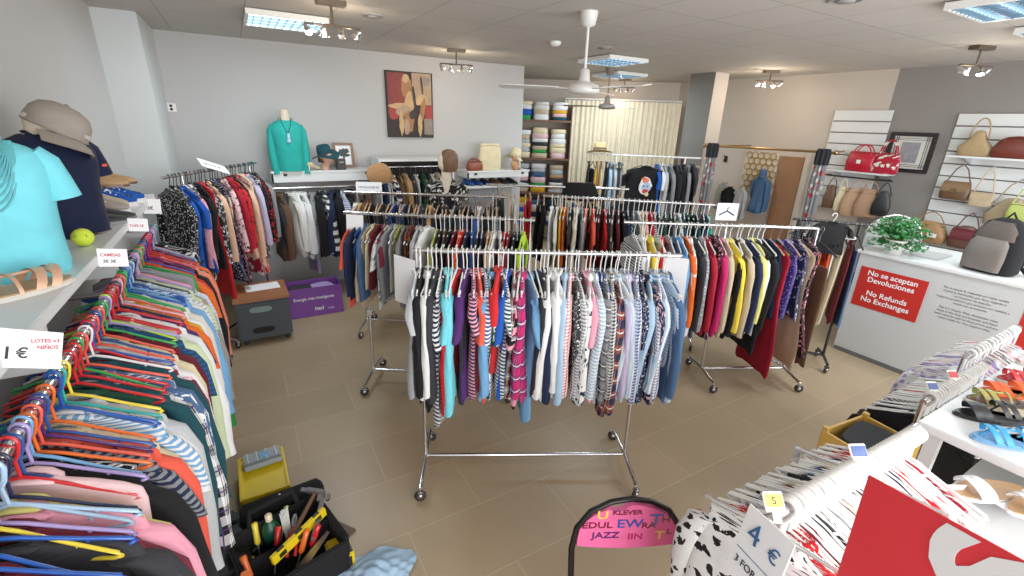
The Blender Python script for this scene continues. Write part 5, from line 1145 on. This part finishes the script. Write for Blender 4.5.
# cross arms of chrome clip hangers facing the camera
for i, (x, yy) in enumerate(((.96,.26),(1.38,.27))):
    o = thing('clip_hanger', ('chrome clip hanger beside the yellow size marker' if i == 0 else 'chrome clip hanger beside the blue size marker'), 'hanger', (x + .04, .42, 1.22), -PI/2+.25)
    MB().tube([(-.0,0,.016),(.01,0,.0),(0,0,-.02),(0,0,-.035)], .003, 6).build('hook', chrome, o)
    MB().tube([(-.16,0,-.05),(0,0,-.035),(.2,0,-.05)], .006, 8).build('hanger_body', chrome, o)
    for s in (-.15,.18): MB().box((s,0,-.07), (.02,.014,.05)).build('clip', chrome, o)
def facecard(lab, c, X, Z, w, h, mat, name='price_card'):
    X = Vector(X).normalized(); Z = Vector(Z); Z = (Z - X*Z.dot(X)).normalized(); Y = Z.cross(X)
    o = thing(name, lab, 'sign'); M_ = Matrix((X, Y, Z)).transposed().to_4x4(); M_.translation = Vector(c); o.matrix_world = M_
    MB().box((0,0,0), (w,.003,h)).build('card', mat, o); return o
CX = Vector((-.263,-.959,.106)); CZ = Vector((.27,.032,.962))
o = facecard('white handwritten card offering 4 euro or 3 for 10 on the near low rail', Vector((.9,.43,1.3)) + CX*.062 - CZ*.08, CX, CZ, .124, .16, paper)
for tx, x, z, s, r in (('4',-.04,.005,.07,.1),('€',.015,.01,.045,-.1),('3 FOR 10',-.05,-.055,.023,.0)): lettering(tx, s, inkblue if s > .03 else ink, o, (x,-.003,z), (PI/2,-r,0))
MB().box((0,-.0022,-.022), (.11,.001,.0015)).build('pen_line', inkblue, o)
A = Vector((.94,.26,1.5)); X = Vector((-.311,-.927,.212)); Z = Vector((.301,.115,.947)); Z = (Z - X*Z.dot(X)).normalized()
w, h = .46, .5
o = facecard('big red sign with large white letters tilted over the near low rail', A + X*w/2 - Z*h/2, X, Z, w, h, solid('board_red', (226,44,54), .5, var=.02), 'shop_sign')
lt = lettering('OS', .2, paper, o, (0,0,0), (0,0,0), bold=.009, align='RIGHT')
M_ = Matrix(((0,-1,0),(0,0,-1),(1,0,0))).to_4x4(); M_.translation = (-w/2+.268, -.0025, h/2-.004); lt.matrix_local = M_
MB().tube([(0,.01,-.1),(0,.25,-.15),(0,.9,-.4)], .012).build('support_pole', chrome, o)

def table(lab, x0, x1, y0, y1, z, th=.035):
    t = thing('display_table', lab, 'table', ((x0+x1)/2,(y0+y1)/2,0)); w, d_ = x1-x0, y1-y0
    MB().box((0,0,z-th/2), (w,d_,th)).build('tabletop', whitelam, t, bevel=.004)
    for sx in (-1,1):
        for sy in (-1,1): MB().box((sx*(w/2-.05),sy*(d_/2-.05),(z-th)/2), (.04,.04,z-th)).build('leg', whitelam, t)
table('white display table of sandals at the right edge', 2.06, 3.7, -.35, .49, 1.1)
table('lower white display board with wedge shoes below the sandal table', 1.72, 2.9, -.24, .33, .97, .025)
A135 = 2.36
bluem = solid('sandal_blue', (40,150,205), .4)
for lab, x, y, kd, c, ex, s in (('bright blue strappy sandal on the table corner',2.2,.33,'sandal',bluem,'skyblue',0),('second bright blue sandal of the pair, with a hanging tag',2.3,.26,'sandal',bluem,'tan',0),
     ('black slip-on sandal behind the blue pair',2.33,.42,'wedge','black','black',0),('second black sandal with tan insole',2.44,.37,'sandal','black','beige',0),('dark patterned gold-trim sandal on the table',2.5,.44,'sandal','olive','brown',0),
     ('orange sandal on the white table',2.62,.44,'wedge',solid('orange_suede',(214,84,30),.7),'orange',0),('second orange sandal beside it',2.72,.39,'wedge',solid('orange_suede',(214,84,30),.7),'orange',0),
     ('red sandal with cut-out strap behind the orange pair',2.84,.44,'sandal','red','crimson',0),('second red sandal nearer the right edge',2.95,.4,'wedge','red','crimson',0),
     ('pale pink ballet flat at the far end of the table',3.15,.45,'flat','palepink',None,0),('second pale pink ballet flat at the right edge',3.26,.4,'flat','palepink',None,0),('silver grey sandal near the right edge',2.6,.3,'sandal','grey','beige',0)):
    shoe(lab, (x, y-.06, 1.1), A135, kd, c, 'black' if c == 'black' else ('skyblue' if c is bluem else 'offwhite'), ex)
o = thing('price_tag', 'small white tag dangling from the blue sandal', 'tag', (2.14,.22,1.16), rot=(.3,0,-.6)); MB().box((0,0,0), (.014,.002,.05)).build('tag_card', paper, o); lettering('5 €', .014, ink, o, (-.004,-.002,-.012), (PI/2,-PI/2,0))
shoe('white wedge shoe with glossy tan insole on the lower board', (1.93,.24,1.03), A135+.35, 'wedge', 'white', 'white', 'tan')
shoe('second white wedge shoe just behind the first', (1.99,.13,1.03), A135+.35, 'wedge', 'white', 'white', 'tan')
sheet('folded white paper strip standing on the lower board near the wedge shoes', (1.82,.3,1.02), (.2,0,-.5), .07, .1, [('5 €', -.02,.02,.016,ink,0)])
t = thing('wooden_crate', 'yellow wooden crate of folded clothes between the low rails and table', 'crate', (2.24,.66,0), -.1); t.scale = (.72,.75,.94)
cw_ = solid('crate_wood', (206,164,74), .6, var=.15)
for z in (.5,.62,.74,.86):
    for s in (-1,1): MB().box((0,s*.15,z), (.42,.014,.08)).build('slat', cw_, t); MB().box((s*.21,0,z), (.014,.3,.08)).build('slat', cw_, t)
for sx in (-1,1):
    for sy in (-1,1): MB().box((sx*.2,sy*.14,.46), (.03,.03,.92)).build('corner_post', cw_, t)
MB().box((0,0,.45), (.4,.28,.012)).build('bottom_panel', cw_, t)
for i, c in enumerate(('navy','crimson','charcoal')): folded((2.24,.66), .46+.13*i, .1, .26, .18, .125, c, f'{cw(c)} folded garment in the yellow wooden crate', 'folded garments in the yellow crate')

for (a_, b_), (m, m1, m2) in BULK.items():
    o = mk('clothes_hangers', m.mesh('clothes_hangers'), [m1, m2]); tag(o, f'rows of {"black" if "black" in a_ else "white" if "white" in a_ else "pale wooden"} hangers on the rails farther back in the shop', 'hanger', kind='stuff')
# ------------------------------------------------------------------ camera and light
cam = bpy.data.cameras.new('camera'); cam.lens = 461.0/1024*36; cam.sensor_width = 36; cam.clip_start = .02
co = bpy.data.objects.new('camera', cam); COL.objects.link(co)
yaw, pitch, roll = .5307, .3460, .0330
f = Vector((math.sin(yaw)*math.cos(pitch), math.cos(yaw)*math.cos(pitch), -math.sin(pitch))); r = Vector((math.cos(yaw), -math.sin(yaw), 0)); u = r.cross(f)
c_, s_ = math.cos(roll), math.sin(roll); rx = r*c_ + u*s_; ux = -r*s_ + u*c_
M_ = Matrix((rx, ux, -f)).transposed().to_4x4(); M_.translation = (0,0,2.1); co.matrix_world = M_
bpy.context.scene.camera = co
w = bpy.data.worlds.new('sky'); bpy.context.scene.world = w; w.use_nodes = True
w.node_tree.nodes['Background'].inputs[0].default_value = (.88,.93,1,1); w.node_tree.nodes['Background'].inputs[1].default_value = 1.8
def area(loc, rot, sx, sy, e, col):
    la = bpy.data.lights.new('daylight', 'AREA'); la.shape = 'RECTANGLE'; la.size = sx; la.size_y = sy; la.energy = e; la.color = col
    o = bpy.data.objects.new('daylight', la); COL.objects.link(o); o.location = loc; o.rotation_euler = rot
area((3.0,Y0-.25,1.7), (PI/2+.0,0,0), 7.5, 2.3, 290, (.99,.98,.96))
sc = bpy.context.scene
sc.view_settings.view_transform = 'Standard'; sc.view_settings.look = 'None'; sc.view_settings.exposure = .06; sc.view_settings.gamma = 1.12
sc.cycles.use_denoising = True; sc.cycles.max_bounces = 6
